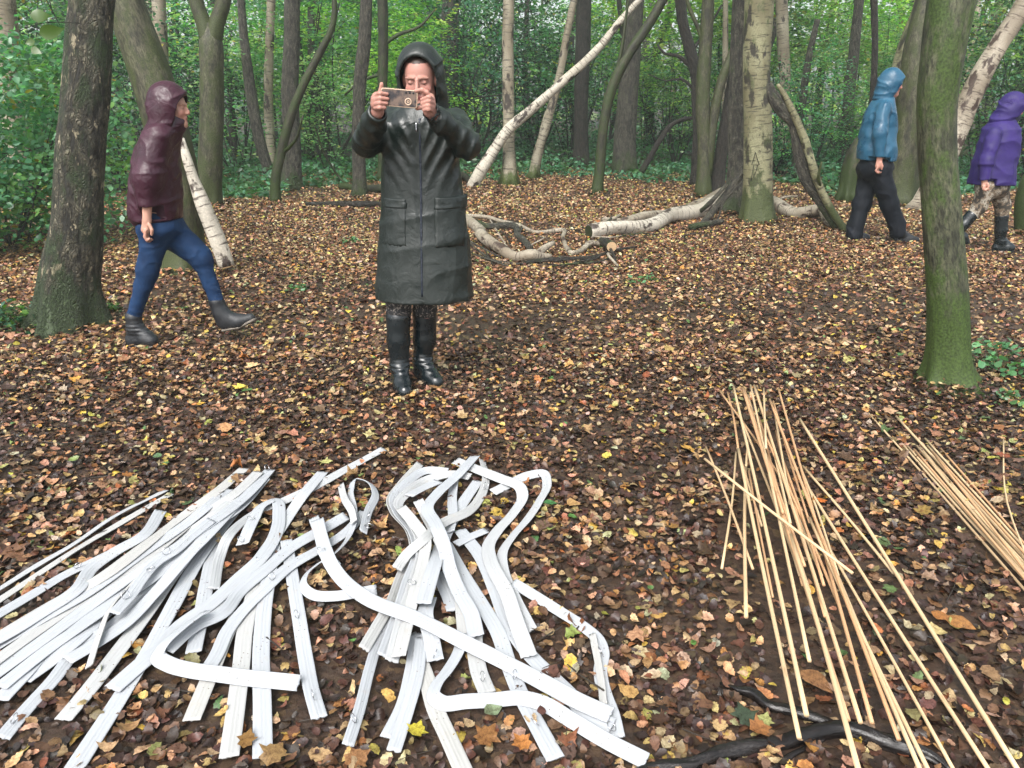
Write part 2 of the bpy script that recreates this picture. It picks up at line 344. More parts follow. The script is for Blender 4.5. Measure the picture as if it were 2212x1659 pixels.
# ------------------------------------------------------------------ foliage shapes (shared by the copies)
def foliage_mesh(name, n_clump, per, R3, zc, leaf, pal, seed, shell=.35, mat=None, droop=.0, zmin=.05, kind='simple', flat=.75, lobes=6, fan=.24):
    g = np.random.default_rng(seed); acc = Acc()
    c = g.normal(size=(n_clump * 3, 3)); c /= np.linalg.norm(c, axis=1)[:, None]; rad = shell + (1 - shell) * g.random(len(c)) ** .6
    lob = 1 + .32 * snoise(c, seed + 3, 2.6, 2); c = c * (rad * lob)[:, None]
    c = c[snoise(c * 1.0, seed + 9, 5.0, 2) > -.22][:n_clump]
    c = c * np.array(R3) + np.array([0, 0, zc]); c = c[c[:, 2] > zmin]
    n = len(c); axis = c / np.linalg.norm(c, axis=1)[:, None] + .6 * g.normal(size=(n, 3)); axis[:, 2] *= .35; axis[:, 2] -= droop
    axis /= np.linalg.norm(axis, axis=1)[:, None]
    side = np.cross(axis, [0, 0, 1.0]); side /= np.linalg.norm(side, axis=1)[:, None] + 1e-6
    tt = (np.arange(per) / per)[None, :, None]; sg = np.where(np.arange(per) % 2, 1, -1)[None, :, None]
    L = (fan * (1 + g.random(n)))[:, None, None]
    pos = c[:, None] + axis[:, None] * tt * L * 1.6 + side[:, None] * sg * L * .32 * (1 - .6 * tt) + g.normal(size=(n, per, 3)) * L * .16 + np.array([0, 0, -1]) * (tt * L) ** 2 * .6
    nrm = np.array([0, 0, 1.0]) + flat * g.normal(size=(n, per, 3)) + axis[:, None] * .35
    yaw = axis[:, None] * .7 + side[:, None] * sg + .3 * g.normal(size=(n, per, 3))
    pos = pos.reshape(-1, 3); k = len(pos)
    ci = g.choice(len(pal), n); col = np.repeat(np.array(pal)[ci], per, 0) * (.65 + .7 * g.random((k, 1)))
    yel = g.random(k) < .02; col[yel] = np.array([.30, .26, .04]) * (.6 + .6 * g.random((yel.sum(), 1)))
    add_leaves(acc, pos, leaf * (.7 + .6 * g.random(k)), nrm.reshape(-1, 3), col, kind, fold=.3, curl=.5, yaw=yaw.reshape(-1, 3), g=g)
    return acc.mesh(name, mat or L_BUSH)
P_TEAL = [(.07, .20, .105), (.055, .16, .085), (.095, .25, .14), (.08, .18, .075)]
P_MID = [(.11, .26, .07), (.085, .21, .065), (.15, .32, .09)]
P_LIME = [(.22, .42, .055), (.28, .48, .08), (.17, .36, .06), (.34, .46, .09)]
P_PALE = [(.17, .27, .12), (.22, .30, .13), (.27, .32, .14), (.12, .22, .10)]
P_DARK = [(.014, .040, .018), (.020, .05, .024), (.010, .028, .014)]
CROWN = [foliage_mesh('crown', 60, 9, (2.6, 2.6, 2.2), 0, .15, P_MID + P_LIME[:1], 100 + i, mat=L_CROWN, shell=.15, zmin=-9, fan=.4) for i in range(3)]
def stems_acc(seed, n, h, spread, r, lean=.4):
    g = np.random.default_rng(seed); acc = Acc()
    for i in range(n):
        a = g.random() * 6.28; b0 = np.array([math.cos(a), math.sin(a), 0]) * spread * .12 * g.random(); top = np.array([math.cos(a) * spread * g.random(), math.sin(a) * spread * g.random(), h * (.6 + .5 * g.random())])
        mid = (b0 + top) / 2 + g.normal(size=3) * h * .06; rr = r * (.5 + .8 * g.random())
        Q = catmull(np.array([[*b0, rr], [*mid, rr * .7], [*top, rr * .2]]), h / 9)
        v, f, bk = tube_np(Q[:, :3], Q[:, 3], 5, .1, seed + i, cap=False); acc.add(v, f, bark=bk)
        for k in range(3):
            t = .35 + .5 * g.random(); p = Q[int(t * (len(Q) - 1)), :3]; e = p + np.array([g.normal() * spread * .5, g.normal() * spread * .5, h * .12 * g.random()])
            Q2 = catmull(np.array([[*p, rr * .45], [*((p + e) / 2 + g.normal(size=3) * .06 * h), rr * .3], [*e, rr * .1]]), h / 6)
            v, f, bk = tube_np(Q2[:, :3], Q2[:, 3], 4, 0, 0, cap=False); acc.add(v, f, bark=bk)
    return acc
BUSH = {}
def bush_kind(key, R3, zc, n_clump, per, leaf, pal, stems, **kw):
    BUSH[key] = [(foliage_mesh('foliage', n_clump, per, R3, zc, leaf, pal, hash_(key) + i, **kw),
                  stems_acc(hash_(key) + 50 + i, stems[0], stems[1], R3[0] * .8, stems[2]).mesh('stems', B_DARK)) for i in range(kw.pop('var', 2) if 'var' in kw else 2)]
def hash_(k): return sum(ord(c) * (i + 3) for i, c in enumerate(k)) % 9000
bush_kind('holly', (1.5, 1.3, 1.9), 1.7, 420, 10, .075, P_DARK + P_TEAL[:2], (6, 2.8, .03))
bush_kind('hazel', (1.8, 1.6, 2.2), 2.6, 420, 10, .10, P_MID + P_TEAL, (7, 4.2, .03), flat=.35)
bush_kind('lime', (1.9, 1.7, 2.0), 2.8, 380, 10, .11, P_LIME + P_MID[:1], (5, 4.2, .028), flat=.3)
bush_kind('pale', (1.8, 1.6, 1.7), 2.3, 300, 9, .10, P_PALE + P_MID[:2], (5, 3.6, .025), flat=.3)
bush_kind('tall', (2.3, 2.0, 3.6), 4.4, 640, 10, .13, P_TEAL + P_MID, (4, 7.0, .05), flat=.35)
bush_kind('talllime', (2.4, 2.0, 3.4), 4.6, 560, 10, .13, P_LIME + P_PALE[:2] + P_MID[:1], (4, 7.0, .05), flat=.35)
def bush(key, x, y, s=1.0, rz=None, label=None, cat='bush', group=None, v=None, z=0):
    fm, sm = BUSH[key][random.randrange(2) if v is None else v]
    r = empty('leafy_bush', (x, y, float(gz(x, y)) + z)); r.rotation_euler = (0, 0, random.random() * 6.28 if rz is None else rz); r.scale = (s, s, s)
    obj('stems', sm, r); obj('foliage', fm, r); tag(r, label, cat, group); return r

# ------------------------------------------------------------------ trees
def tree(name, label, pts, mat, flare=(.18, .7), roots=5, rough=.05, Y=None, top=9.5, crown=True, forks=(), limbs=(), sides=20, group=None, cat='tree', ext=True, seed=None, step=.09, base_z=0.):
    """pts: (x, y, width) on the photograph, foot first"""
    seed = seed if seed is not None else len(bpy.data.objects)
    b = G(pts[0][0], pts[0][1]) if Y is None else V(pts[0][0], pts[0][1], Y); Y = b[1]
    P = [V(x, y, Y) for x, y, w in pts]; rad = [pxm(p, w) / 2 for p, (x, y, w) in zip(P, pts)]
    P[0] = np.array([P[0][0], Y, float(gz(P[0][0], Y)) - .06])
    if ext and P[-1][2] < top:
        d = P[-1] - P[-2]; d = d / np.linalg.norm(d); d2 = d * .8 + np.array([0, 0, .2]); h = top - P[-1][2]
        P.append(P[-1] + d * h * .45 / max(d[2], .5)); rad.append(rad[-1] * .8); P.append(P[-1] + d2 * h * .55 / max(d2[2], .5)); rad.append(rad[-1] * .5)
    root = empty(name, tuple(P[0])); o0 = P[0].copy()
    me = tube_mesh('trunk', [p - o0 for p in P], rad, mat, step=step if Y < 7 else max(step, Y * .014), sides=sides, rough=rough, seed=seed, flare=flare, roots=roots)
    obj('trunk', me, root)
    for fk in forks:
        Q = [V(x, y, Y) for x, y, w in fk]; rr = [pxm(q, w) / 2 for q, (x, y, w) in zip(Q, fk)]
        d = Q[-1] - Q[-2]; d /= np.linalg.norm(d); Q.append(Q[-1] + (d + [0, 0, .4]) * 2.5); rr.append(rr[-1] * .5)
        obj('limb', tube_mesh('limb', [q - o0 for q in Q], rr, mat, step=.15, sides=12, rough=rough, seed=seed + 3), root)
    for lb in limbs:
        Q = [V(x, y, Y + (q[0] if q else 0)) for x, y, w, *q in lb]; rr = [pxm(q, u[2]) / 2 for q, u in zip(Q, lb)]
        obj('branch', tube_mesh('branch', [q - o0 for q in Q], rr, mat, step=.12, sides=8, rough=rough * .5, seed=seed + 5), root)
    if crown:
        c = obj('crown', CROWN[seed % 3], root); c.location = tuple(np.array(P[-1]) - o0); c.rotation_euler = (0, 0, seed * 1.7); s = .9 + .4 * random.random(); c.scale = (s, s, s)
    tag(root, label, cat, group); return root

tree('birch_tree', 'thick rough barked birch with a flared mossy foot nearest the left edge', [(150, 705, 112), (152, 600, 106), (165, 520, 99), (172, 400, 98), (180, 280, 95), (190, 150, 93), (200, 0, 88)], B_ROUGH, flare=(.22, .55), roots=4, rough=.07, sides=56, step=.04, seed=31)
tree('mossy_tree', 'leaning mossy tree trunk behind the walker in the maroon jacket', [(400, 584, 84), (396, 500, 82), (385, 400, 86), (352, 250, 88), (312, 120, 86), (268, 0, 84)], B_MOSSY, flare=(.15, .5), rough=.05, sides=36, seed=32, step=.06)
tree('forked_tree', 'green barked tree forking near the top, standing behind the split birch log', [(448, 445, 50), (455, 330, 50), (458, 150, 49), (456, 90, 48), (454, 50, 26)], B_MOSSY, flare=(.2, .45), forks=[[(454, 100, 40), (440, 50, 34), (426, 10, 32), (420, -30, 30)], [(458, 100, 40), (468, 50, 34), (482, 10, 32), (488, -30, 30)]], ext=False, crown=False, sides=28, seed=33)
tree('birch_tree', 'pale slim birch rising between the two mossy trunks on the left', [(362, 370, 30), (356, 250, 28), (348, 120, 30), (343, 0, 29)], B_BIRCH, Y=15.5, seed=34)
tree('birch_tree', 'cracked pale birch at the very top left corner', [(30, 330, 52), (20, 150, 50), (8, 0, 50)], B_BIRCH, Y=11, seed=35, rough=.09)
tree('grey_tree', 'straight grey brown tree beside the mossy forked sapling', [(628, 408, 44), (632, 330, 38), (626, 200, 36), (630, 90, 34), (632, 0, 34)], B_GREY, flare=(.15, .4), seed=36, rough=.06)
tree('mossy_sapling', 'mossy thin sapling bending right with a bare side stem', [(594, 441, 22), (596, 380, 21), (607, 330, 21), (622, 270, 20), (652, 190, 18), (688, 120, 16), (720, 50, 13), (722, -30, 10)], B_MOSSD, flare=(.12, .3), top=4, crown=False, ext=False, limbs=[[(612, 330, 9), (640, 300, 6, -.3), (655, 250, 4, -.5)]], seed=37)
tree('birch_tree', 'slim pale birch left of the grey brown tree', [(588, 352, 20), (580, 230, 20), (582, 100, 19), (586, 0, 18)], B_BIRCH, Y=17, seed=38)
tree('birch_tree', 'dark footed birch leaning left, crossing the slim pale birch', [(585, 362, 20), (560, 300, 24), (545, 220, 24), (530, 110, 20), (520, 0, 16)], B_GREY, Y=16, seed=39)
tree('grey_tree', 'notched grey trunk just left of the raised phone', [(768, 300, 26), (776, 200, 27), (786, 100, 27), (792, 0, 26)], B_GREY, Y=13, seed=40, rough=.1)
tree('dark_tree', 'dark slim trunk right above the raised phone', [(824, 330, 22), (826, 200, 21), (828, 100, 22), (826, 0, 22)], B_MOSSD, Y=16, seed=41, limbs=[[(824, 100, 10), (860, 75, 8), (905, 58, 6), (940, 20, 4)], [(824, 160, 8), (780, 175, 6), (745, 205, 4)]])
tree('dark_tree', 'broad shaded trunk right behind the black hood', [(968, 340, 42), (970, 150, 40), (974, 0, 38)], B_GREY, Y=21, seed=42)
tree('birch_tree', 'pale birch with a vivid mossy foot behind the long leaning pole', [(1101, 398, 32), (1100, 350, 27), (1098, 200, 25), (1097, 100, 25), (1099, 0, 25)], B_BIRCH, flare=(.25, .7), seed=43)
tree('birch_tree', 'thin knotty birch leaning right, crossed by the long pole', [(1150, 385, 20), (1162, 330, 20), (1180, 270, 20), (1205, 180, 17), (1222, 90, 16), (1240, 0, 15)], B_BIRCH, seed=44, rough=.12)
tree('dark_tree', 'dark straight trunk in the wood right of the thin knotty birch', [(1256, 360, 32), (1255, 240, 31), (1258, 120, 33), (1262, 0, 33)], B_DARK, Y=19, seed=45)
tree('mossy_sapling', 'slender curved mossy tree at the clearing edge beyond the fallen branches', [(1289, 418, 22), (1296, 360, 21), (1304, 270, 21), (1322, 190, 22), (1362, 110, 22), (1400, 55, 21), (1432, 0, 20)], B_MOSSD, flare=(.15, .5), seed=46, limbs=[[(1318, 200, 9), (1340, 120, 8), (1352, 40, 6), (1360, -20, 5)]])
tree('birch_tree', 'stout dark streaked birch standing deeper in the wood near the centre right', [(1350, 372, 52), (1350, 300, 46), (1357, 200, 44), (1366, 100, 40), (1372, 0, 38)], B_GREY, Y=17.5, seed=47, flare=(.3, .3))
tree('twin_tree', 'pair of crossing green stems left of the big pale birch', [(1519, 425, 34), (1521, 350, 29), (1518, 200, 30), (1524, 100, 28), (1530, 0, 26)], B_MOSSY, flare=(.15, .4), seed=48, forks=[[(1526, 380, 24), (1540, 260, 22), (1560, 170, 20), (1592, 90, 18), (1610, 0, 16)]], limbs=[[(1524, 120, 10), (1508, 60, 9), (1490, 20, 9), (1478, -20, 8)]])
tree('dark_tree', 'dark ridged trunk leaning right behind the crossing green stems', [(1546, 408, 30), (1558, 330, 27), (1578, 210, 26), (1592, 130, 26), (1608, 0, 26)], B_DARK, Y=13.2, seed=49, rough=.08)
tree('ivy_tree', 'twisted ivy dark trunk with crooked limbs above the lime leaves', [(1510, 330, 20), (1506, 210, 22), (1502, 150, 26), (1486, 90, 24), (1474, 40, 24), (1470, 0, 24)], B_DARK, Y=15, rough=.18, seed=50, limbs=[[(1498, 150, 10), (1462, 120, 8), (1436, 116, 6), (1420, 96, 4)], [(1504, 200, 7), (1470, 170, 5), (1440, 175, 3), (1400, 160, 2)], [(1495, 110, 8), (1530, 60, 6), (1560, 10, 5)]])
tree('birch_tree', 'big pale birch with a carved arrow mark and moss at its foot', [(1636, 480, 66), (1637, 400, 61), (1637, 300, 60), (1634, 150, 58), (1640, 0, 62)], B_BIRCHG, flare=(.16, .35), rough=.035, sides=40, seed=51)
tree('birch_tree', 'darker scarred birch stem grown tight against the big pale birch', [(1596, 476, 46), (1597, 380, 42), (1594, 250, 42), (1598, 120, 40), (1604, 0, 44)], B_GREY, flare=(.35, 1.0), roots=3, rough=.07, sides=28, seed=52, Y=11.0)
tree('mossy_tree', 'smooth green mossy tree standing in front of the walkers on the right', [(2050, 832, 92), (2048, 740, 83), (2045, 600, 80), (2034, 450, 76), (2026, 330, 75), (2027, 200, 82), (2040, 100, 90), (2056, 0, 96)], B_NEAR, flare=(.09, .95), roots=5, rough=.045, sides=64, step=.03, seed=53)
tree('mossy_tree', 'leaning green trunk rising behind the teal jacket', [(1960, 345, 60), (1966, 250, 58), (1972, 160, 54), (1985, 60, 44), (2000, 0, 40)], B_MOSSY, Y=12.2, seed=54)
tree('birch_tree', 'pale birch leaning right above the teal hood', [(1932, 300, 30), (1942, 160, 36), (1962, 95, 38), (1990, 20, 36), (2000, -20, 36)], B_BIRCHG, Y=13.0, seed=55)
tree('birch_tree', 'peeling pink white birch leaning steeply at the top right', [(2010, 395, 52), (2050, 310, 50), (2085, 232, 46), (2110, 180, 44), (2150, 110, 40), (2205, 20, 36), (2225, -20, 34)], B_PEEL, Y=11.5, seed=56, rough=.14)
tree('dark_tree', 'very thin dark stem left of the teal hood', [(1888, 330, 14), (1886, 200, 14), (1890, 100, 13), (1888, 0, 15)], B_DARK, Y=14, seed=57)
tree('grey_tree', 'slim greyish trunk left of the walker in teal', [(1830, 320, 24), (1832, 230, 24), (1846, 100, 22), (1856, 0, 20)], B_GREY, Y=17, seed=58)
tree('dead_tree', 'broken topped bare grey stem between the snag and the teal walker', [(1724, 330, 18), (1732, 230, 17), (1748, 120, 14), (1766, 42, 12)], B_GREY, Y=16, seed=59, top=0, crown=False, ext=False)
tree('birch_tree', 'pale faint birch right behind the big carved birch', [(1694, 330, 24), (1696, 200, 24), (1690, 60, 26), (1688, 0, 26)], B_BIRCH, Y=20, seed=60)
tree('mossy_stump', 'mossy stub of a trunk cut by the right edge of the picture', [(2222, 505, 30), (2212, 470, 34), (2216, 430, 40), (2232, 380, 40)], B_MOSSD, top=0, crown=False, ext=False, seed=61)
tree('mossy_stump', 'leaning mossy dead stump behind the teal walker', [(1838, 362, 34), (1848, 335, 36), (1862, 300, 26)], B_MOSSD, Y=12.5, top=0, crown=False, ext=False, seed=62, rough=.2, cat='stump')

# filler trees further in
gf = np.random.default_rng(5); mats = [B_GREY, B_DARK, B_BIRCH, B_MOSSY, B_GREY, B_MOSSD, B_BIRCHG]
tm = []
for k in range(6):
    P = np.array([[0, 0, -.1], [gf.normal() * .1, gf.normal() * .1, 2], [gf.normal() * .35, gf.normal() * .3, 5], [gf.normal() * .6, gf.normal() * .5, 10.5]])
    tm.append((tube_mesh('trunk', P, [.16, .13, .11, .06], mats[k], step=.35, sides=12, rough=.06, seed=k, flare=(.2, .5)), P[-1]))
for i in range(66):
    y = 18 + 34 * gf.random() ** .9; x = (gf.random() - .5) * 2 * (y * .78)
    if 16 < y < 22 and abs(x) < 1: continue
    me, tip = tm[i % 6]; s = .45 + .85 * gf.random() ** 1.4
    r = empty('background_tree', (x, y, float(gz(x, y)))); r.scale = (s, s, .9 + .3 * gf.random()); r.rotation_euler = (gf.normal() * .05, gf.normal() * .05, gf.random() * 6.28)
    obj('trunk', me, r); c = obj('crown', CROWN[i % 3], r); c.location = tuple(tip)
    tag(r, 'slim upright tree deep in the wood behind the clearing', 'tree', 'background trees deep in the wood')

# ------------------------------------------------------------------ bushes
def bxy(x, y, Y): p = V(x, y, Y); return p[0], Y
bush_kind('glossy', (1.35, 1.1, 1.25), 1.0, 900, 10, .062, [(.09, .24, .13), (.07, .20, .11), (.12, .29, .15), (.11, .26, .07)], (6, 1.6, .012), fan=.16, flat=.8, shell=.5)
x, y = bxy(-10, 330, 8.4); bush('glossy', x, y, 1.0, label='dense glossy bush at the left edge behind the rough birch', v=0)
x, y = bxy(-60, 330, 7.6); bush('glossy', x - 1.0, y + .6, 1.2, label='green leafed bush cut by the left edge of the picture', v=1)
SPOTS = [  # key, px, Y, scale
    ('holly', 250, 14, 1.0), ('hazel', 120, 13, .8), ('holly', 330, 19, 1.3), ('tall', 60, 20, 1.0), ('hazel', 520, 19, .9), ('pale', 500, 17, .9), ('pale', 700, 17.5, .62), ('hazel', 720, 20, 1.1),
    ('tall', 600, 25, 1), ('talllime', 860, 27, 1), ('lime', 820, 22, 1.0), ('lime', 900, 18.5, .72), ('holly', 1030, 20, 1.2), ('tall', 1010, 24, 1), ('holly', 1150, 22, 1.1), ('tall', 1170, 28, 1), ('hazel', 1230, 21, .8),
    ('lime', 1440, 22, 1.1), ('lime', 1400, 25, 1.2), ('hazel', 1460, 18.5, .62), ('holly', 1480, 24, .9), ('tall', 1570, 24, 1), ('talllime', 1680, 28, 1), ('pale', 1760, 22, 1.0), ('holly', 1690, 17, .62), ('pale', 1830, 20, .9),
    ('hazel', 1760, 16, .5), ('talllime', 1900, 26, 1), ('lime', 1800, 24, 1.1), ('pale', 2120, 18, 1), ('hazel', 2160, 15.5, .8), ('talllime', 2150, 24, 1), ('holly', 2230, 15, .9), ('pale', 1980, 20, .9), ('hazel', 1920, 16, .5),
    ('lime', 660, 23, .9), ('holly', 420, 24, 1.4), ('hazel', 900, 24, 1.1), ('holly', 1310, 26, 1.2)]
LBL = {'holly': 'dark glossy leafed bush in the wood behind the clearing', 'hazel': 'mid green leafy bush in the wood behind the clearing', 'lime': 'bright lime green bush lit from behind in the wood',
       'pale': 'pale green loosely leafed bush in the wood behind the clearing', 'tall': 'tall bluish green young tree filling the wood behind the clearing', 'talllime': 'tall yellow green young tree filling the wood behind the clearing'}
GRP = {'holly': 'dark glossy bushes behind the clearing', 'hazel': 'mid green bushes behind the clearing', 'lime': 'lime green bushes in the wood', 'pale': 'pale loose bushes behind the clearing', 'tall': 'tall bluish young trees', 'talllime': 'tall yellow green young trees'}
for k, px, Y, s in SPOTS:
    x, y = bxy(px, 300, Y); bush(k, x, y, s, label=LBL[k], cat='young tree' if k.startswith('tall') else 'bush', group=GRP[k])
for i in range(20):
    Y = 29 + 22 * gf.random(); x = (gf.random() - .5) * 2 * Y * .8
    right = x > 2; k = gf.choice(['tall', 'talllime', 'lime', 'pale', 'hazel'], p=[.3, .35, .15, .1, .1] if right else [.45, .15, .15, .1, .15])
    bush(str(k), x, Y, 1.0 + .4 * gf.random(), label=LBL[str(k)], cat='young tree' if str(k).startswith('tall') else 'bush', group=GRP[str(k)])

# ------------------------------------------------------------------ ground cover of brambles and ivy at the clearing's edge, and the far wood
def edge(x):   # distance at which the cover starts
    return 15.4 + .9 * np.sin(x * .55 + 1) + .5 * np.sin(x * 1.7) + np.where(x < -4, -1.6, 0) + np.where(x > 5.5, -1.8, 0)
acc = Acc(); n = 9000; y = 13 + 22 * rng.random(n) ** 1.3; x = (rng.random(n) - .5) * 1.7 * y; k = y > edge(x) + rng.random(n) * .5; x, y = x[k], y[k]; n = len(x)
hgt = np.clip((y - edge(x)) * .35, .05, 1) * (.32 + .25 * snoise(np.stack([x, y], -1), 33, .9, 3)).clip(.08, 1)
per = 9; c = np.stack([x, y, gz(x, y)], -1); P = c[:, None] + rng.normal(size=(n, per, 3)) * [.16, .16, 0]; P[..., 2] += rng.random((n, per)) ** .6 * hgt[:, None] + .02; P = P.reshape(-1, 3)
pal = np.array(P_TEAL + [(.05, .13, .06), (.07, .16, .08), (.045, .11, .03)]); col = pal[rng.integers(len(pal), size=n)].repeat(per, 0) * (.6 + .8 * rng.random((len(P), 1)))
add_leaves(acc, P, .07 + .06 * rng.random(len(P)), np.array([0, 0, 1.]) + .5 * rng.normal(size=P.shape), col, 'simple')
o = obj('bramble_cover', acc.mesh('bramble_cover', L_COVER)); tag(o, 'low green bramble and ivy cover along the far edge of the clearing', 'ground cover', kind='stuff')
acc = Acc(); n = 30000; y = 50 + 14 * rng.random(n); x = (rng.random(n) - .5) * 2 * 56; z = 15 * rng.random(n) ** .9; P = np.stack([x, y, z], -1)
k = snoise(P, 77, .5, 3) > -.35 + np.clip((z - 2.0) / 5, 0, 1) * .75; P = P[k]; n = len(P); pal = np.array(P_MID + P_LIME + P_PALE + P_TEAL)
ci = (np.clip(snoise(P, 78, .25, 2) * .5 + .5, 0, .99) * len(pal)).astype(int); col = pal[ci] * (.6 + .8 * rng.random((n, 1)))
add_leaves(acc, P, .5 + .35 * rng.random(n), np.array([0, -.5, 1.]) + .8 * rng.normal(size=P.shape), col, 'simple')
o = obj('far_wood', acc.mesh('far_wood', L_COVER)); tag(o, 'hazy green mass of foliage far back in the wood', 'far woodland', kind='stuff')

# small plants
def plant(name, label, x, y, r, h, n, leaf, pal, kind='ovate', cat='plant', seed=1):
    g = np.random.default_rng(seed); c = G(x, y); root = empty(name, (c[0], c[1], 0)); acc = Acc(); st = Acc()
    for i in range(n):
        a = g.random() * 6.28; q = np.array([math.cos(a), math.sin(a), 0]) * r * math.sqrt(g.random()); q[2] = h * (.25 + .75 * g.random()) * (1 - .5 * np.linalg.norm(q[:2]) / r)
        Q = catmull(np.array([[q[0] * .2, q[1] * .2, 0, .002], [q[0] * .7, q[1] * .7, q[2] * .9, .0016], [*q, .001]]), .03); v, f, bk = tube_np(Q[:, :3], Q[:, 3], 4, cap=False); st.add(v, f, bark=bk)
        m = 3; P = q + g.normal(size=(m, 3)) * leaf * .35; add_leaves(acc, P, leaf * (.7 + .5 * g.random(m)), np.array([0, 0, 1.]) + .35 * g.normal(size=(m, 3)), np.array(pal)[g.integers(len(pal), size=m)] * (.7 + .6 * g.random((m, 1))), kind, g=g)
    obj('stems', st.mesh('stems', B_MOSSD), root); obj('foliage', acc.mesh('foliage', L_COVER), root); tag(root, label, cat)
plant('bramble_plant', 'pale green bramble growing right of the mossy trunk foot', 2160, 800, .24, .20, 46, .050, [(.06, .17, .07), (.09, .22, .09), (.05, .13, .05)], seed=2)
plant('ivy_patch', 'dark ivy and moss patch left of the flared birch foot', 20, 705, .34, .16, 110, .05, [(.02, .07, .03), (.03, .09, .05), (.06, .13, .02)], seed=3)
plant('grass_tuft', 'small green tuft right of the flared birch foot', 238, 672, .09, .07, 26, .035, [(.08, .17, .02), (.05, .12, .03)], 'simple', seed=4)
for i, (px, py, s, lb) in enumerate([(640, 628, .09, 'tiny green sprig on the leaves between maroon and black coated people'), (765, 524, .12, 'low green sprig left of the black coat near its pocket'), (1395, 540 + 70, .16, 'thin grassy patch on the leaves right of the fallen branches'), (2190, 872, .10, 'pale green leaves at the right edge below the mossy tree')]):
    plant('seedling', lb, px, py, s, .05, 16, .045, [(.10, .22, .10), (.07, .16, .05)], seed=20 + i)

# twig with two lime leaves hanging into the view at the top left
_r = empty('hanging_twig', tuple(V(150, 40, 3.6))); _o = V(150, 40, 3.6)
obj('stem', tube_mesh('stem', [V(172, 50, 3.6) - _o, V(120, 48, 3.6) - _o, V(82, 52, 3.6) - _o, V(40, 68, 3.6) - _o], [.0022, .002, .0016, .001], B_DARK, step=.03, sides=5), _r)
acc = Acc(); P = np.array([V(88, 34, 3.58), V(112, 68, 3.58), V(78, 110, 3.6), V(66, 92, 3.62)]) - _o
add_leaves(acc, P, np.array([.085, .105, .05, .045]), np.array([[0, -1, .1], [.2, -1, -.1], [.1, -1, .3], [0, -1, .3]]), np.array([[.05, .10, .012]] * 4), 'ovate', yaw=np.array([[1., 0, 0], [1, 0, .2], [1, 0, -.5], [-1, 0, -.2]]))
obj('foliage', acc.mesh('foliage', L_COVER), _r); tag(_r, 'thin twig with two big lime green leaves at the top left beside the rough birch', 'twig')
# ------------------------------------------------------------------ fallen wood
def log(name, label, pts, mat, cat='log', group=None, sides=18, rough=.12, seed=1, branches=(), cut=None, step=.05, cutm=None, jit=.5, parts=None):
    """pts: (x, y, width, Y or None for lying on the ground, extra height)"""
    def pt(q):
        x, y, w = q[:3]; Y = q[3] if len(q) > 3 else None; dz = q[4] if len(q) > 4 else 0
        if Y is None:
            p = G(x, y); r = pxm(p, w) / 2; p = G(x, y, r * .85 + dz + .02); return p, r
        p = V(x, y, Y); return p, pxm(p, w) / 2
    A = [pt(q) for q in pts]; P = np.array([a[0] for a in A]); gg = np.random.default_rng(seed)
    if len(P) > 3: P[1:-1] += gg.normal(size=(len(P) - 2, 3)) * np.array([jit, jit, jit * .7]) * np.array([a[1] for a in A[1:-1]])[:, None]
    rr = [a[1] for a in A]; o0 = P[np.argmin(P[:, 2])].copy(); o0[2] = 0
    root = empty(name, tuple(o0)); obj('stem', tube_mesh('stem', P - o0, rr, mat, step=step, sides=sides, rough=rough, seed=seed), root)
    for i, bq in enumerate(branches):
        B = [pt(q) for q in bq]; obj('side_branch', tube_mesh('side_branch', [b[0] - o0 for b in B], [b[1] for b in B], mat, step=step, sides=10, rough=rough, seed=seed + i + 5), root)
    if cut is not None:
        e = P[cut]; d = e - P[1 if cut == 0 else -2]; d /= np.linalg.norm(d); r = rr[cut]
        v, f, bk = tube_np(np.array([e - o0 - d * .004, e - o0 + d * .004]), [r * 1.0, r * .96], 16); obj('cut_face', mesh_np('cut_face', v, f, cutm or M_CUT, False), root)
    tag(root, label, cat, group); return root
Yp = G(1025, 402)[1]
log('leaning_pole', 'long pale birch pole leaning up to the right from the clearing edge', [(1018, 406, 24, Yp), (1040, 370, 26, Yp), (1070, 320, 24, Yp), (1098, 280, 23, Yp), (1150, 238, 21, Yp), (1215, 180, 19, Yp), (1290, 108, 17, Yp), (1345, 40, 15, Yp), (1400, -20, 12, Yp)], B_WHITE, 'pole', seed=70, rough=.08, jit=.15)
Yl = G(490, 590)[1]
log('leaning_log', 'thick white birch log propped against the mossy leaning tree', [(490, 576, 34, Yl), (474, 530, 35, Yl), (455, 482, 34, Yl), (435, 430, 32, Yl), (421, 395, 25, Yl), (403, 340, 20, Yl), (390, 300, 16, Yl + .03)], B_WHITE, seed=71, rough=.06, cut=0, sides=24, jit=.1)
log('fallen_birch', 'long pale birch log lying left of the big carved birch', [(1272, 500, 27), (1340, 494, 27), (1400, 484, 28), (1450, 465, 28), (1500, 452, 30), (1545, 440, 34)], B_WHITE, seed=72, cut=0, sides=22, cutm=B_DARK)
log('fallen_birch', 'second shorter birch log lying behind the long pale one', [(1345, 480, 18), (1400, 468, 22), (1460, 452, 26), (1520, 432, 28), (1560, 420, 26)], B_PEEL, seed=73)
log('dead_branch', 'thick forked dead branch propped on the foot of the carved birch', [(1498, 490, 12), (1530, 470, 14), (1552, 440, 16, 10.3), (1580, 405, 16, 10.3), (1606, 368, 12, 10.3)], B_GREY, 'branch', seed=74, branches=[[(1505, 462, 9), (1540, 432, 10, 10.25), (1570, 398, 8, 10.25)], [(1535, 500, 4), (1552, 470, 4, 10.1), (1562, 440, 4, 10.1), (1600, 395, 3, 10.1)]])
log('dead_branch', 'grey branch lying under the forked dead branch by the birch foot', [(1490, 490, 10), (1520, 485, 12), (1560, 478, 10)], B_GREY, 'branch', seed=75)
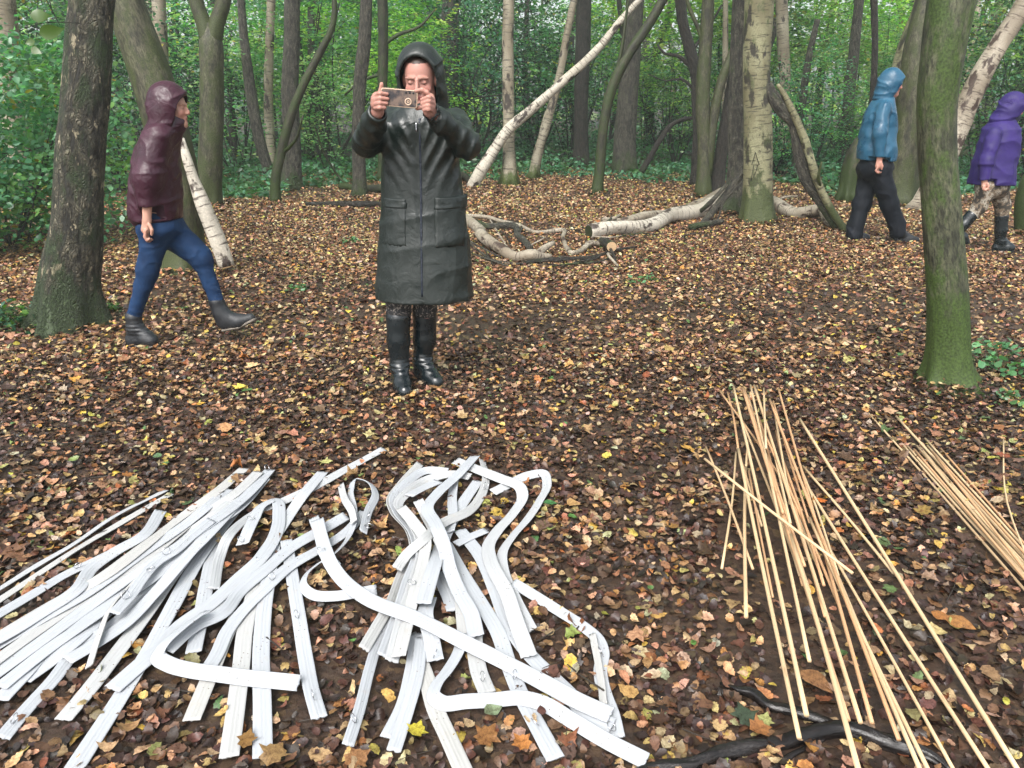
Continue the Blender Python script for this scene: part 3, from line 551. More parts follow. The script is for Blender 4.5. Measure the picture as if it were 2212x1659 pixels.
log('fallen_birch', 'pale birch log lying right of the big carved birch', [(1668, 436, 16), (1685, 448, 26), (1720, 456, 27), (1765, 463, 25), (1800, 480, 20), (1822, 492, 14)], B_PEEL, seed=76, branches=[[(1668, 440, 5), (1690, 428, 5, None, .12), (1722, 424, 4, None, .1)]])
Ys = G(1822, 498)[1]
log('leaning_snag', 'dead broken snag leaning against the carved birch with a dark top', [(1806, 490, 20, Ys - .02), (1775, 440, 26, Ys), (1745, 380, 30, Ys), (1728, 320, 28, Ys), (1712, 262, 24, Ys), (1690, 235, 28, Ys), (1672, 205, 26, Ys), (1662, 180, 12, Ys)], B_GREY, 'snag', seed=77, rough=.12, jit=.12)
log('leaning_pole', 'slim pale birch pole leaning beside the dead snag', [(1826, 500, 15, Ys - .12), (1795, 450, 16, Ys - .12), (1765, 385, 17, Ys - .12), (1740, 310, 17, Ys - .1), (1715, 245, 15, Ys - .08), (1688, 195, 11, Ys - .05), (1680, 182, 8, Ys - .05)], B_BIRCHG, 'pole', seed=78, jit=.12, branches=[[(1772, 400, 6, Ys - .15), (1768, 385, 7, Ys - .2), (1775, 350, 4, Ys - .3)]])
# the tangle of fallen branches behind the black coat  (crop at 3.16 per source pixel)
def K(x, y, w, *r): return (((x / 3.16) + 1000) * .8848, ((y / 3.16) + 400) * .8848, w / 3.16 * .8848, *r)
log('fallen_bough', 'thick mottled birch bough curving along the ground behind the black coat', [K(400, 400, 70), K(520, 500, 78), K(600, 600, 84), K(700, 670, 82), K(830, 700, 80), K(950, 710, 84), K(1010, 710, 70), K(1090, 715, 46)], B_PEEL, 'bough', seed=80, rough=.1, branches=[[K(985, 700, 60), K(1040, 650, 50, None, .04), K(1110, 610, 34, None, .08)]])
log('fallen_branch', 'dark thin branch running right from the mottled bough', [K(880, 760, 22), K(1100, 735, 40), K(1230, 735, 38), K(1400, 722, 30), K(1550, 680, 24), K(1750, 640, 18)], B_DARK, 'branch', seed=81)
log('fallen_branch', 'long thin pale branch bending down to a knee behind the coat', [K(400, 400, 30), K(560, 415, 30), K(720, 440, 30), K(850, 475, 28), K(1020, 520, 30), K(1140, 515, 32), K(1190, 570, 32), K(1220, 640, 38), K(1265, 690, 44), K(1330, 650, 44), K(1400, 625, 42), K(1500, 620, 40)], B_PEEL, 'branch', seed=82, cut=-1)
log('fallen_branch', 'grey curved branch between the mottled bough and the thin pale branch', [K(520, 450, 40), K(650, 480, 44), K(760, 480, 44), K(830, 540, 46), K(880, 590, 50), K(930, 650, 48)], B_GREY, 'branch', seed=83)
log('cut_log', 'short sawn log end with a pale cut face at the right of the branch tangle', [K(1560, 640, 74, None, .03), K(1525, 615, 72, None, .03), K(1480, 600, 60)], B_DARK, 'log', seed=84, cut=0)
log('fallen_branch', 'long mossy fallen branch at the clearing edge left of the black coat', [(735, 402, 12), (790, 405, 16), (830, 408, 18), (900, 412, 14)], B_MOSSD, 'branch', seed=85, branches=[[(760, 404, 6), (735, 385, 5, 14.6), (700, 330, 4, 14.4), (680, 270, 3, 14.2)]])
log('arching_branch', 'dark branch arching over the brambles in front of the lime leaves', [(1385, 372, 14, 15.5), (1410, 340, 13, 15.5), (1425, 300, 12, 15.5), (1450, 270, 10, 15.5), (1490, 255, 8, 15.5), (1540, 258, 6, 15.4)], B_DARK, 'branch', seed=86)
log('dark_root', 'small dark branch stub at the foot of the long leaning pole', [(960, 385, 12), (990, 380, 14), (1020, 392, 12)], B_DARK, 'branch', seed=87)
log('old_log', 'low dark rotten log on the ground left of the black coat', [(660, 440, 8), (720, 438, 12), (780, 442, 12), (830, 440, 9)], B_DARK, 'log', seed=88)
for _i, (_p, _m, _l) in enumerate([
    ([K(420, 520, 16), K(560, 690, 20), K(720, 760, 20), K(880, 770, 14)], B_GREY, 'grey branch lying along the near side of the mottled bough'),
    ([K(620, 430, 10), K(700, 560, 16), K(780, 690, 14)], B_PEEL, 'short pale branch crossing between bough and grey branch'),
    ([K(1100, 790, 8), K(1260, 770, 16), K(1420, 760, 18), K(1560, 720, 10)], B_GREY, 'flat grey branch beneath the dark thin one'),
    ([K(1530, 620, 20, None, .05), K(1580, 720, 22, None, .02), K(1600, 790, 14)], B_DARK, 'dark broken stub standing at the sawn log end'),
    ([K(1480, 450, 24), K(1600, 430, 30), K(1740, 425, 26), K(1850, 400, 16)], B_PEEL, 'broken flaking birch piece behind the long pale log'),
    ([K(1420, 545, 8), K(1600, 530, 12), K(1760, 560, 10), K(1900, 530, 6)], B_GREY, 'thin bowed branch on the leaves in front of the long pale log'),
    ([K(2100, 560, 8), K(2200, 540, 12), K(2330, 560, 8)], B_DARK, 'thin dark branch right of the bowed one')]):
    log('fallen_branch', _l, _p, _m, 'branch', seed=120 + _i, rough=.18, sides=10)
TW0 = [(K(430, 560, 9), K(700, 720, 9), 4), (K(560, 620, 9), K(640, 780, 9), 3), (K(900, 640, 9), K(1010, 560, 9), 3), (K(860, 460, 9), K(830, 580, 9), 3), (K(1000, 770, 9), K(1230, 800, 9), 3), (K(1400, 560, 9), K(1640, 555, 9), 3), (K(1640, 555, 9), K(1890, 545, 9), 3), (K(1270, 760, 9), K(1480, 700, 9), 5), (K(1560, 700, 9), K(1610, 790, 9), 6), (K(480, 690, 9), K(760, 790, 9), 4), (K(700, 520, 9), K(780, 640, 9), 3), (K(1490, 430, 9), K(1620, 400, 9), 8), (K(1480, 470, 9), K(1560, 410, 9), 5)]
for i, (a, b_, w) in enumerate(TW0):
    P = [G(a[0], a[1], .03), G((a[0] + b_[0]) / 2 + random.uniform(-8, 8), (a[1] + b_[1]) / 2 + random.uniform(-5, 5), .05 + .05 * random.random()), G(b_[0], b_[1], .03)]
    o = obj('dead_twig', tube_mesh('dead_twig', P, [pxm(p, w) / 2 for p in P], [B_GREY, B_DARK, B_PEEL][i % 3], step=.04, sides=7, rough=.15, seed=i)); tag(o, 'thin dead twig among the fallen birch branches', 'twig', 'dead twigs in the branch tangle')
TW = [((565, 560), (600, 580), 6), ((1400, 640), (1380, 655), 5), ((630, 590), (700, 602), 3), ((820, 635), (790, 605), 7), ((1020, 628), (1085, 632), 3), ((1120, 500), (1290, 496), 3), ((1640, 500), (1760, 478), 3), ((1820, 640), (1870, 655), 4), ((230, 555), (300, 570), 3), ((60, 545), (240, 540), 4), ((1640, 680), (1700, 684), 4), ((500, 470), (560, 458), 4), ((1830, 480), (1870, 490), 4), ((1880, 470), (1930, 486), 4)]
for i, (a, b_, w) in enumerate(TW):
    m = ((a[0] + b_[0]) / 2 + random.uniform(-6, 6), (a[1] + b_[1]) / 2 + random.uniform(-5, 5))
    P = [G(*a, .012), G(*m, .02), G(*b_, .012)]
    o = obj('twig', tube_mesh('twig', P, [pxm(p, w) / 2 for p in P], B_DARK, step=.05, sides=6, rough=.1, seed=i)); tag(o, 'thin dark twig lying on the leaf litter of the clearing', 'twig', 'twigs lying on the leaves')
# crop C: the sticks (1.7011 per source pixel)
def Cc(x, y): return ((x / 1.7011) + 1600) * .8848, ((y / 1.7011) + 900) * .8848
def wroot(name, label, pts, ws, seed, mat=B_WET, z=.0):
    P = [G(*Cc(x, y), z) for x, y in pts]; rr = [pxm(p, w / 1.7011 * .8848) / 2 for p, w in zip(P, ws)]
    for p, r in zip(P, rr): p[2] = z + r * .55
    P = [G(*Cc(x, y), p[2]) for (x, y), p in zip(pts, P)]
    return obj(name, tube_mesh(name, P, rr, mat, step=.018, sides=26, rough=.22, seed=seed))
rt = empty('wet_branch', tuple(G(*Cc(760, 1540))))
def under(o, r): o.location = tuple(-np.array(r.location)); o.parent = r; return o
under(wroot('stem', '', [(-120, 1700), (0, 1655), (150, 1640), (300, 1590), (480, 1560), (640, 1520), (780, 1500), (900, 1530), (1050, 1580), (1160, 1620), (1240, 1680)], [42, 50, 54, 64, 62, 60, 70, 74, 66, 52, 42], 90), rt)
under(wroot('side_branch', '', [(270, 1305), (340, 1335), (400, 1345), (470, 1400), (560, 1420), (660, 1450), (760, 1490)], [14, 34, 46, 42, 46, 50, 46], 91), rt)
under(wroot('side_branch', '', [(480, 1680), (560, 1610), (660, 1560), (720, 1530)], [34, 28, 22, 16], 92), rt)
tag(rt, 'thick wet black branch lying under the ends of the wooden rods', 'branch')
o = wroot('twig', '', [(830, 750), (880, 705), (940, 700), (1000, 745), (1030, 800), (1090, 850)], [10, 22, 26, 24, 22, 10], 93); tag(o, 'crooked wet black twig right of the wooden rods', 'twig')
o = wroot('twig', '', [(1060, 1090), (1180, 1130), (1290, 1220), (1420, 1290)], [6, 12, 12, 8], 94); tag(o, 'thin dark twig low on the right beneath the longest rods', 'twig')
o = wroot('twig', '', [(1140, 795), (1220, 810), (1330, 830)], [6, 12, 8], 95); tag(o, 'short dark twig under the right hand bundle', 'twig')
# carved arrow mark on the birch  (crop at 4.9156 per source pixel)
def Kc(x, y): return (x / 4.9156 + 1700) * .8848, (y / 4.9156 + 300) * .8848
_ct = [o for o in bpy.data.objects if o.get('label', '').startswith('big pale birch')][0]
_Yc = _ct.location.y
for pl in ([(708, 352), (690, 420), (664, 505)], [(708, 352), (728, 420), (756, 503)], [(664, 505), (756, 503)], [(690, 510), (672, 600), (655, 700)], [(735, 510), (715, 580), (680, 660)], [(850, 490), (852, 600), (845, 680)]):
    P = []
    for q in pl:
        p = V(*Kc(*q), _Yc); cx = V(1637, Kc(*q)[1], _Yc)[0]; r = pxm(p, 61) / 2 * 1.0; off = p[0] - cx; p = V(*Kc(*q), _Yc - math.sqrt(max(r * r - off * off, 1e-4)) * 1.0); P.append(p - np.array(_ct.location))
    obj('carving', tube_mesh('carving', P, [.0038] * len(P), B_DARK, step=.03, sides=6), _ct)
# ------------------------------------------------------------------ bodies and clothes grown from distance fields
class Field:
    def __init__(s, lo, hi, h):
        s.lo = np.array(lo, float); s.h = h; s.n = np.ceil((np.array(hi) - s.lo) / h).astype(int) + 1
        s.F = np.full(s.n, .2, np.float32)
    def box(s, lo, hi):
        a = np.clip(((np.array(lo) - s.lo) / s.h).astype(int), 0, s.n); b = np.clip(np.ceil((np.array(hi) - s.lo) / s.h).astype(int) + 1, 0, s.n)
        sl = tuple(slice(x, max(x, y)) for x, y in zip(a, b))
        g = np.meshgrid(*[(np.arange(x, max(x, y)) * s.h + o).astype(np.float32) for x, y, o in zip(a, b, s.lo)], indexing='ij')
        return sl, g
    def put(s, sl, d, k):
        A = s.F[sl]
        if k > 0:
            h = np.clip(.5 + .5 * (A - d) / k, 0, 1); s.F[sl] = A + (d - A) * h - k * h * (1 - h)
        else: s.F[sl] = np.minimum(A, d)
    def cut(s, sl, d, k=.004):
        A = s.F[sl]; d = -d; h = np.clip(.5 - .5 * (A - d) / k, 0, 1); s.F[sl] = A + (d - A) * h + k * h * (1 - h)
    def cone(s, a, b, ra, rb, k=.02, cut=False, sq=1.0):
        """sq squashes the depth (y)"""
        a = np.array(a, float); b = np.array(b, float); m = max(ra, rb) * max(1, sq) + k + .025
        sl, (X, Y, Z) = s.box(np.minimum(a, b) - m, np.maximum(a, b) + m)
        if X.size == 0: return s
        d = b - a; L = d @ d + 1e-9
        px, py, pz = X - a[0], Y - a[1], Z - a[2]
        t = np.clip((px * d[0] + py * d[1] + pz * d[2]) / L, 0, 1)
        D = np.sqrt((px - t * d[0]) ** 2 + ((py - t * d[1]) / sq) ** 2 + (pz - t * d[2]) ** 2) - (ra + (rb - ra) * t)
        (s.cut if cut else s.put)(sl, D, k); return s
    def chain(s, pts, rs, k=.02, **kw):
        for i in range(len(pts) - 1): s.cone(pts[i], pts[i + 1], rs[i], rs[i + 1], k, **kw)
        return s
    def ell(s, c, r, k=.02, M=None, cut=False):
        c = np.array(c, float); r = np.array(r, float); m = max(r) + k + .02
        sl, (X, Y, Z) = s.box(c - m, c + m)
        if X.size == 0: return s
        P = np.stack([X - c[0], Y - c[1], Z - c[2]], -1)
        if M is not None: P = P @ np.array(M, dtype=np.float32).T
        q = np.sqrt(((P / r) ** 2).sum(-1)); g = np.sqrt(((P / (r * r)) ** 2).sum(-1)) + 1e-6
        D = q * (q - 1) / g; (s.cut if cut else s.put)(sl, D.astype(np.float32), k); return s
    def loft(s, lv, k=.02, cut=False, p=2.3):
        """lv rows: z, cx, cy, ax, ay"""
        lv = np.array(sorted(lv, key=lambda q: q[0]), float); mx = lv[:, 3:].max() + .06
        lo = np.array([lv[:, 1].min() - mx, lv[:, 2].min() - mx, lv[0, 0] - .02]); hi = np.array([lv[:, 1].max() + mx, lv[:, 2].max() + mx, lv[-1, 0] + .02])
        sl, (X, Y, Z) = s.box(lo, hi); z1 = Z[0, 0]
        f = lambda i: np.interp(z1, lv[:, 0], lv[:, i])[None, None].astype(np.float32)
        cx, cy, ax, ay = f(1), f(2), f(3), f(4); u = np.abs((X - cx) / ax); v = np.abs((Y - cy) / ay)
        q = (u ** p + v ** p) ** (1 / p); D = (q - 1) * np.minimum(ax, ay)
        D = np.maximum(D, np.maximum(lv[0, 0] - Z, Z - lv[-1, 0])); (s.cut if cut else s.put)(sl, D.astype(np.float32), k); return s
    def half(s, pt, n, lo=None, hi=None, k=.004):      # cut away the side n points to
        sl, (X, Y, Z) = s.box(lo if lo is not None else s.lo, hi if hi is not None else s.lo + s.n * s.h)
        D = -((X - pt[0]) * n[0] + (Y - pt[1]) * n[1] + (Z - pt[2]) * n[2]); s.cut(sl, D, k); return s
    def folds(s, fn):
        I = np.nonzero(np.abs(s.F) < .05); P = np.stack(I, -1) * s.h + s.lo; s.F[I] += fn(P).astype(np.float32); return s
    def mesh(s, name, mat, colfn=None, smooth_it=0):
        F = s.F; h = s.h; B = F < 0; nx, ny, nz = F.shape
        c = [(0, 0, 0), (1, 0, 0), (0, 1, 0), (1, 1, 0), (0, 0, 1), (1, 0, 1), (0, 1, 1), (1, 1, 1)]
        sub = [B[a:nx - 1 + a, b:ny - 1 + b, d:nz - 1 + d] for a, b, d in c]
        al = sub[0].copy(); an = sub[0].copy()
        for q in sub[1:]: al &= q; an |= q
        act = an & ~al; I = np.stack(np.nonzero(act), -1); ids = np.full(act.shape, -1, np.int32); ids[tuple(I.T)] = np.arange(len(I))
        vals = [F[I[:, 0] + a, I[:, 1] + b, I[:, 2] + d] for a, b, d in c]; S = np.zeros((len(I), 3)); W = np.zeros(len(I))
        for i in range(8):
            for j in range(i + 1, 8):
                df = np.array(c[j]) - np.array(c[i])
                if np.abs(df).sum() != 1: continue
                x = (vals[i] < 0) != (vals[j] < 0); t = np.where(x, vals[i] / np.where(x, vals[i] - vals[j], 1), 0)
                S += np.where(x[:, None], np.array(c[i]) + t[:, None] * df, 0); W += x
        Vv = (I + S / W[:, None]) * h + s.lo; faces = []
        for ax in range(3):
            o = [q for q in range(3) if q != ax]; a = [slice(None)] * 3; b = [slice(None)] * 3; a[ax] = slice(0, -1); b[ax] = slice(1, None)
            X = B[tuple(a)] != B[tuple(b)]; J = np.stack(np.nonzero(X), -1)
            J = J[(J[:, o[0]] > 0) & (J[:, o[1]] > 0) & (J[:, o[0]] < F.shape[o[0]] - 1) & (J[:, o[1]] < F.shape[o[1]] - 1)]
            q = []
            for d0, d1 in ((-1, -1), (0, -1), (0, 0), (-1, 0)):
                K = J.copy(); K[:, o[0]] += d0; K[:, o[1]] += d1; q.append(ids[tuple(K.T)])
            q = np.stack(q, -1); ins = B[tuple(J.T)]; fl = ins if ax != 1 else ~ins
            q[~fl] = q[~fl][:, ::-1]; faces.append(q)
        fa = np.concatenate(faces)
        at = {'col': colfn(Vv)} if colfn else None
        me = mesh_np(name, Vv, [fa], mat, True, at); return me
def rot(yaw, pitch=0, roll=0):        # rows: side, forward, up of the head frame
    return np.array((Matrix.Rotation(yaw, 3, 'Z') @ Matrix.Rotation(pitch, 3, 'X') @ Matrix.Rotation(roll, 3, 'Y')).transposed())
# head local axes: x side, y back (face looks to -y), z up
def head(f, c, M, s=1.0, k=.012):
    Mi = M.T
    w = lambda x, y, z: np.array(c) + Mi @ (np.array([x, y, z]) * s)
    e = lambda p, r, k=k, **q: f.ell(w(*p), np.array(r) * s, k, M, **q)
    e((0, .012, .035), (.074, .092, .088)); e((0, -.02, -.03), (.060, .066, .075), .03)
    f.cone(w(0, -.045, -.085), w(0, -.066, -.100), .030 * s, .019 * s, .03)
    f.cone(w(-.04, -.01, -.07), w(0, -.05, -.095), .028 * s, .024 * s, .03); f.cone(w(.04, -.01, -.07), w(0, -.05, -.095), .028 * s, .024 * s, .03)
    for q in (-1, 1):
        e((q * .036, -.062, -.028), (.024, .018, .022), .018)             # cheek
        f.cone(w(q * .014, -.088, .026), w(q * .05, -.072, .024), .007 * s, .006 * s, .010)   # brow
        e((q * .031, -.086, .006), (.015, .012, .010), .008, cut=True)
        e((q * .031, -.071, .005), (.0135, .0135, .012), .003)
        e((q * .076, .005, -.005), (.009, .019, .031), .008)              # ear
        f.cone(w(q * .012, -.094, -.032), w(q * .009, -.098, -.030), .0065 * s, .007 * s, .006)
    f.cone(w(0, -.086, .014), w(0, -.103, -.024), .007 * s, .0105 * s, .010)
    f.cone(w(-.018, -.083, -.057), w(.018, -.083, -.057), .0055 * s, .0055 * s, .006)
    f.cone(w(0, -.088, -.056), w(0, -.088, -.057), .007 * s, .007 * s, .006)
    f.cone(w(-.015, -.082, -.067), w(.015, -.082, -.067), .006 * s, .006 * s, .005)
    f.cone(w(0, .02, -.07), w(0, .03, -.16), .055 * s, .056 * s, .02)
def skin_col(heads, base=(.38, .19, .15), red=(.40, .12, .10)):
    def fn(P):
        C = np.tile(np.array(base), (len(P), 1)); n = snoise(P, 4, 60, 2)[:, None]; C = C * (1 + .08 * n)
        for c, M, s in heads:
            L = (P - np.array(c)) @ M.T / s
            g = lambda x, y, z, rx, ry, rz: np.exp(-(((L[:, 0] - x) / rx) ** 2 + ((L[:, 1] - y) / ry) ** 2 + ((L[:, 2] - z) / rz) ** 2))[:, None]
            C = C + (np.array(red) - C) * .55 * (g(.04, -.07, -.03, .022, .03, .02) + g(-.04, -.07, -.03, .022, .03, .02) + g(0, -.11, -.027, .015, .02, .015)).clip(0, 1)
            lip = (g(0, -.09, -.062, .020, .03, .0085) * 1.3).clip(0, 1); C = C + (np.array([.36, .11, .10]) - C) * lip
            brow = (g(.033, -.08, .027, .02, .03, .0045) + g(-.033, -.08, .027, .02, .03, .0045)).clip(0, 1); C = C + (np.array([.16, .09, .06]) - C) * brow * .7
            lash = (g(.031, -.085, .000, .015, .03, .0035) + g(-.031, -.085, .000, .015, .03, .0035)).clip(0, 1); C = C + (np.array([.07, .035, .03]) - C) * lash * .9
            hair = ((L[:, 2] > .084) | ((L[:, 1] > .035) & (L[:, 2] > -.08) & (np.abs(L[:, 0]) < .09)))[:, None] & (L[:, 2] > -.1)[:, None] & (np.abs(L).max(1) < .14)[:, None]
            C = np.where(hair, np.array([.035, .020, .014]), C)
        return C.clip(.01, .9)
    return fn
def m_vcol(name, rough=.5, sss=.1, spec=.4):
    m, t = nt(name); b = NB(t); c = b.n('ShaderNodeAttribute', attribute_name='col').outputs['Color']; tc = b.n('ShaderNodeTexCoord').outputs['Object']
    b.out(c, rough, b.bump(b.noise(tc, 300, 2), .25, .001), spec=spec, sss=sss); return m
def m_cloth(name, a, c2, rough=(.3, .6), bscale=26, bstr=.8, bdist=.012, weave=900, spec=.5, drops=False, stretch=(1, 1, 1), blot=9):
    m, t = nt(name); b = NB(t); tc = b.n('ShaderNodeTexCoord').outputs['Object']; w = b.mapping(tc, stretch)
    n1 = b.noise(tc, blot, 5, .65); c = b.mix(b.ramp(n1, [(.35, 0.), (.65, 1.)]), a, c2); n2 = b.noise(w, bscale, 4, .55, Distortion=.6); h = n2
    rg = b.ramp(n1, [(.38, rough[0]), (.62, rough[1])])
    bm = b.bump(h, bstr, bdist); wv = b.n('ShaderNodeBump', Strength=.2, Distance=.0006); b.l(b.noise(tc, weave, 1), wv.inputs['Height']); b.l(bm, wv.inputs['Normal']); bm = wv.outputs[0]
    if drops:
        vo = b.n('ShaderNodeTexVoronoi', Scale=150.0); b.l(tc, vo.inputs['Vector']); dm = b.ramp(vo.outputs['Distance'], [(.12, 1.), (.22, 0.)])
        gate = b.ramp(b.noise(tc, 14, 3), [(.5, 0.), (.6, 1.)]); dm = b.math('MULTIPLY', dm, gate); d2 = b.n('ShaderNodeBump', Strength=.9, Distance=.002); b.l(dm, d2.inputs['Height']); b.l(bm, d2.inputs['Normal']); bm = d2.outputs[0]
        rg = b.math('MULTIPLY', rg, b.math('SUBTRACT', 1.0, b.math('MULTIPLY', dm, .8))); sz = t.nodes.new('ShaderNodeSeparateXYZ'); b.l(tc, sz.inputs[0])
        wet = b.ramp(b.math('ADD', sz.outputs[2], b.math('MULTIPLY', n1, .3)), [(.0, 1.), (1., .55)]); wet = b.math('SUBTRACT', 1.0, b.math('MULTIPLY', b.ramp(b.math('SUBTRACT', b.math('ADD', sz.outputs[2], b.math('MULTIPLY', n1, .4)), 1.0), [(.12, 0.), (.42, 1.)]), .22)); rg = b.math('MULTIPLY', rg, wet)
    b.out(c, rg, bm, spec=spec); return m
M_SKIN = m_vcol('skin', .5, .12)
M_RUB = m_cloth('rubber_boot', (.004, .007, .009), (.008, .012, .014), (.18, .36), 12, .3, .003, spec=.6)
M_COAT = m_cloth('wet_green_coat', (.0055, .0095, .008), (.010, .015, .013), (.36, .60), 12, .65, .012, spec=.55, drops=True)
M_LINE = m_cloth('hood_lining', (.006, .007, .008), (.012, .012, .013), (.7, .8))
M_NAVY = m_cloth('zip_tape', (.008, .012, .022), (.010, .015, .028), (.4, .5))
def world_lift(px, py, Y): return V(px, py, Y)

# ================= the standing person with the phone
Y0 = 3.93
def D(x, y, dy=0.0): return V((x / 1.844 + 800) * .8848, (y / 1.844 + 80) * .8848, Y0 + dy)
bx = D(425, 1580); root = empty('person', (bx[0], Y0, 0)); O = np.array([bx[0], Y0, 0])
def Dl(x, y, dy=0.0): return D(x, y, dy) - O
zof = lambda y: Dl(400, y)[2]
HM = rot(R(-4), R(14)); HC = Dl(416, 212, -.03) + np.array([0, 0, .0])
f = Field((-.42, -.52, -.02), (.42, .24, 1.72), .0042)
head(f, HC, HM, 1.0)
f.cone(HC + [0, .03, -.12], (HC[0], .04, 1.36), .055, .06, .02)
sh = [Dl(288, 392, .03), Dl(572, 400, .03)]; el = [Dl(172, 500, -.14), Dl(628, 505, -.14)]; wr = [Dl(224, 358, -.355), Dl(458, 352, -.355)]
f.loft([(.80, .0, .02, .13, .09), (1.0, .0, .02, .12, .08), (1.2, .0, .01, .13, .09), (1.34, .0, .03, .12, .07), (1.40, .0, .04, .06, .05)], .03)
for i in (0, 1):
    f.chain([sh[i] * .85 + [0, 0, .15 * sh[i][2] - .01], el[i], wr[i]], [.045, .036, .026], .02)
for i, (hx, kx, ax, hy) in enumerate([((335, 1100), (325, 1250), (325, 1480), -.0), ((440, 1100), (440, 1240), (428, 1450), .12)]):
    f.chain([Dl(*hx, .02), Dl(*kx, hy * .6), Dl(*ax, hy)], [.060, .044, .030], .03)
    f.cone(Dl(*ax, hy), Dl(ax[0] + (10 if i == 0 else 24), ax[1] + 75, hy - .06), .030, .018, .02)
# hands: palm, four bent fingers, thumb
def dig(pts, r0, r1): f.chain([Dl(*p) for p in pts], list(np.linspace(r0, r1, len(pts))), .004)
f.cone(Dl(226, 350, -.36), Dl(222, 300, -.385), .026, .026, .012); f.cone(Dl(216, 322, -.385), Dl(222, 285, -.392), .022, .018, .010)
for i, (a, b, c, dd) in enumerate([((214, 283), (238, 272), (268, 276), 0), ((209, 303), (238, 294), (270, 298), 0), ((209, 322), (236, 316), (266, 318), 0), ((214, 340), (236, 337), (258, 338), 0)]):
    dig([(*a, -.395), (b[0] - 6, b[1] + 1, -.425), (*b, -.428), (*c, -.413)], .0098 - .0006 * (i == 3) * 2, .0078)
dig([(222, 312, -.375), (230, 282, -.372), (240, 258, -.372), (243, 231, -.378)], .013, .0088)
f.cone(Dl(458, 350, -.36), Dl(458, 305, -.385), .026, .024, .012); f.cone(Dl(466, 325, -.385), Dl(462, 290, -.39), .02, .017, .010)
dig([(462, 292, -.392), (446, 268, -.405), (424, 256, -.408), (397, 262, -.400)], .0105, .0082)      # index laid over the top edge
for a, b, c in [((474, 300), (452, 289), (424, 300)), ((476, 317), (452, 308), (424, 318)), ((474, 335), (450, 328), (428, 333)), ((468, 350), (450, 345), (432, 348))]:
    dig([(*a, -.395), (b[0] + 6, b[1], -.424), (*b, -.427), (*c, -.413)], .0098, .0076)
dig([(458, 322, -.372), (440, 330, -.370), (420, 336, -.372), (402, 341, -.376)], .012, .0088)     # thumb under the phone
obj('body', f.mesh('body', M_SKIN, skin_col([(HC, HM, 1.0)])), root)
# coat
def ridge(P, seed, fr, octs=2): return (1 - np.abs(snoise(P, seed, fr, octs)) * 1.6).clip(0, 1) ** 2 - .45
def wr_fold(P, seed, a=.004, fr=(6, 6, 14)): return a * snoise(P * np.array(fr), seed, 2.2, 3)
f = Field((-.46, -.48, .44), (.46, .26, 1.50), .0058)
lv = []
for y, x0, x1, ay in [(1190, 211, 657, .20), (1100, 214, 652, .195), (1000, 221, 646, .185), (900, 226, 636, .175), (800, 231, 620, .165), (700, 238, 606, .155), (600, 243, 594, .15), (520, 247, 588, .15), (450, 252, 588, .148), (400, 262, 590, .142), (370, 285, 572, .132), (345, 335, 520, .118), (322, 368, 480, .100), (306, 385, 465, .085)]:
    a, b_ = Dl(x0, y), Dl(x1, y); lv.append((a[2], (a[0] + b_[0]) / 2, .01 if y > 380 else .03, (b_[0] - a[0]) / 2, ay))
f.loft(lv, .02, p=2.25)
f.ell(Dl(418, 405, -.045), (.13, .085, .10), .05)
for i in (0, 1):
    f.chain([sh[i] + [0, 0, -.005], el[i]], [.070, .058], .05); f.chain([el[i], el[i] * .35 + wr[i] * .65, wr[i] + (el[i] - wr[i]) * .06], [.060, .052, .046], .03)
    d = wr[i] - el[i]; d /= np.linalg.norm(d); f.half(wr[i] + d * .002, d, wr[i] - .09, wr[i] + .09, .003)
    f.cone(wr[i] - d * .05, wr[i] + d * .08, .026, .038, .003, cut=True)
f.loft([(zof(1200), .01, .01, .20, .17), (zof(1080), .01, .01, .19, .16)], .004, cut=True)
zc = Dl(415, 380)[0]
def coatf(P):
    x, y, z = P.T; d = 0.0035 * snoise(P * [5, 5, 9], 3, 2.0, 3)
    u = (x - zc); t = np.clip((z - zof(660)) / (zof(380) - zof(660)), 0, 1); front = np.clip(-y / .08, 0, 1); on = np.exp(-((z - zof(520)) / .17) ** 2)
    w_ = snoise(P * [1, .3, 1], 61, 9, 2); d = d - .010 * on * front * np.abs(np.sin((np.abs(u) * 1.3 - (z - 1) * .60) * 44 + 1.3 * w_)) ** 3 * (.6 + .5 * snoise(P, 62, 7, 1)) * np.clip(np.abs(u) / .04, 0, 1)      # V folds running down to the zip
    d = d - .006 * ridge(P * [1, 1, .22], 64, 13) * np.clip((zof(640) - z) / .2, 0, 1) - .0045 * ridge(P * [.6, .6, 1.5], 65, 12)
    d = d + .004 * np.exp(-((np.abs(u)) / .02) ** 2) * front
    for q in (0, 1):                                                        # rings of creases round the sleeves
        s_ = (P - el[q]) @ ((wr[q] - el[q]) / np.linalg.norm(wr[q] - el[q])); near = np.exp(-(np.linalg.norm(P - (el[q] * .5 + wr[q] * .5), axis=1) / .16) ** 2)
        d = d - .010 * near * ridge(np.stack([s_ * 2.1, P[:, 0] * .7, P[:, 2] * .7], -1), 66 + q, 17)
    return d
f.folds(coatf); coat = obj('coat', f.mesh('coat', M_COAT), root)
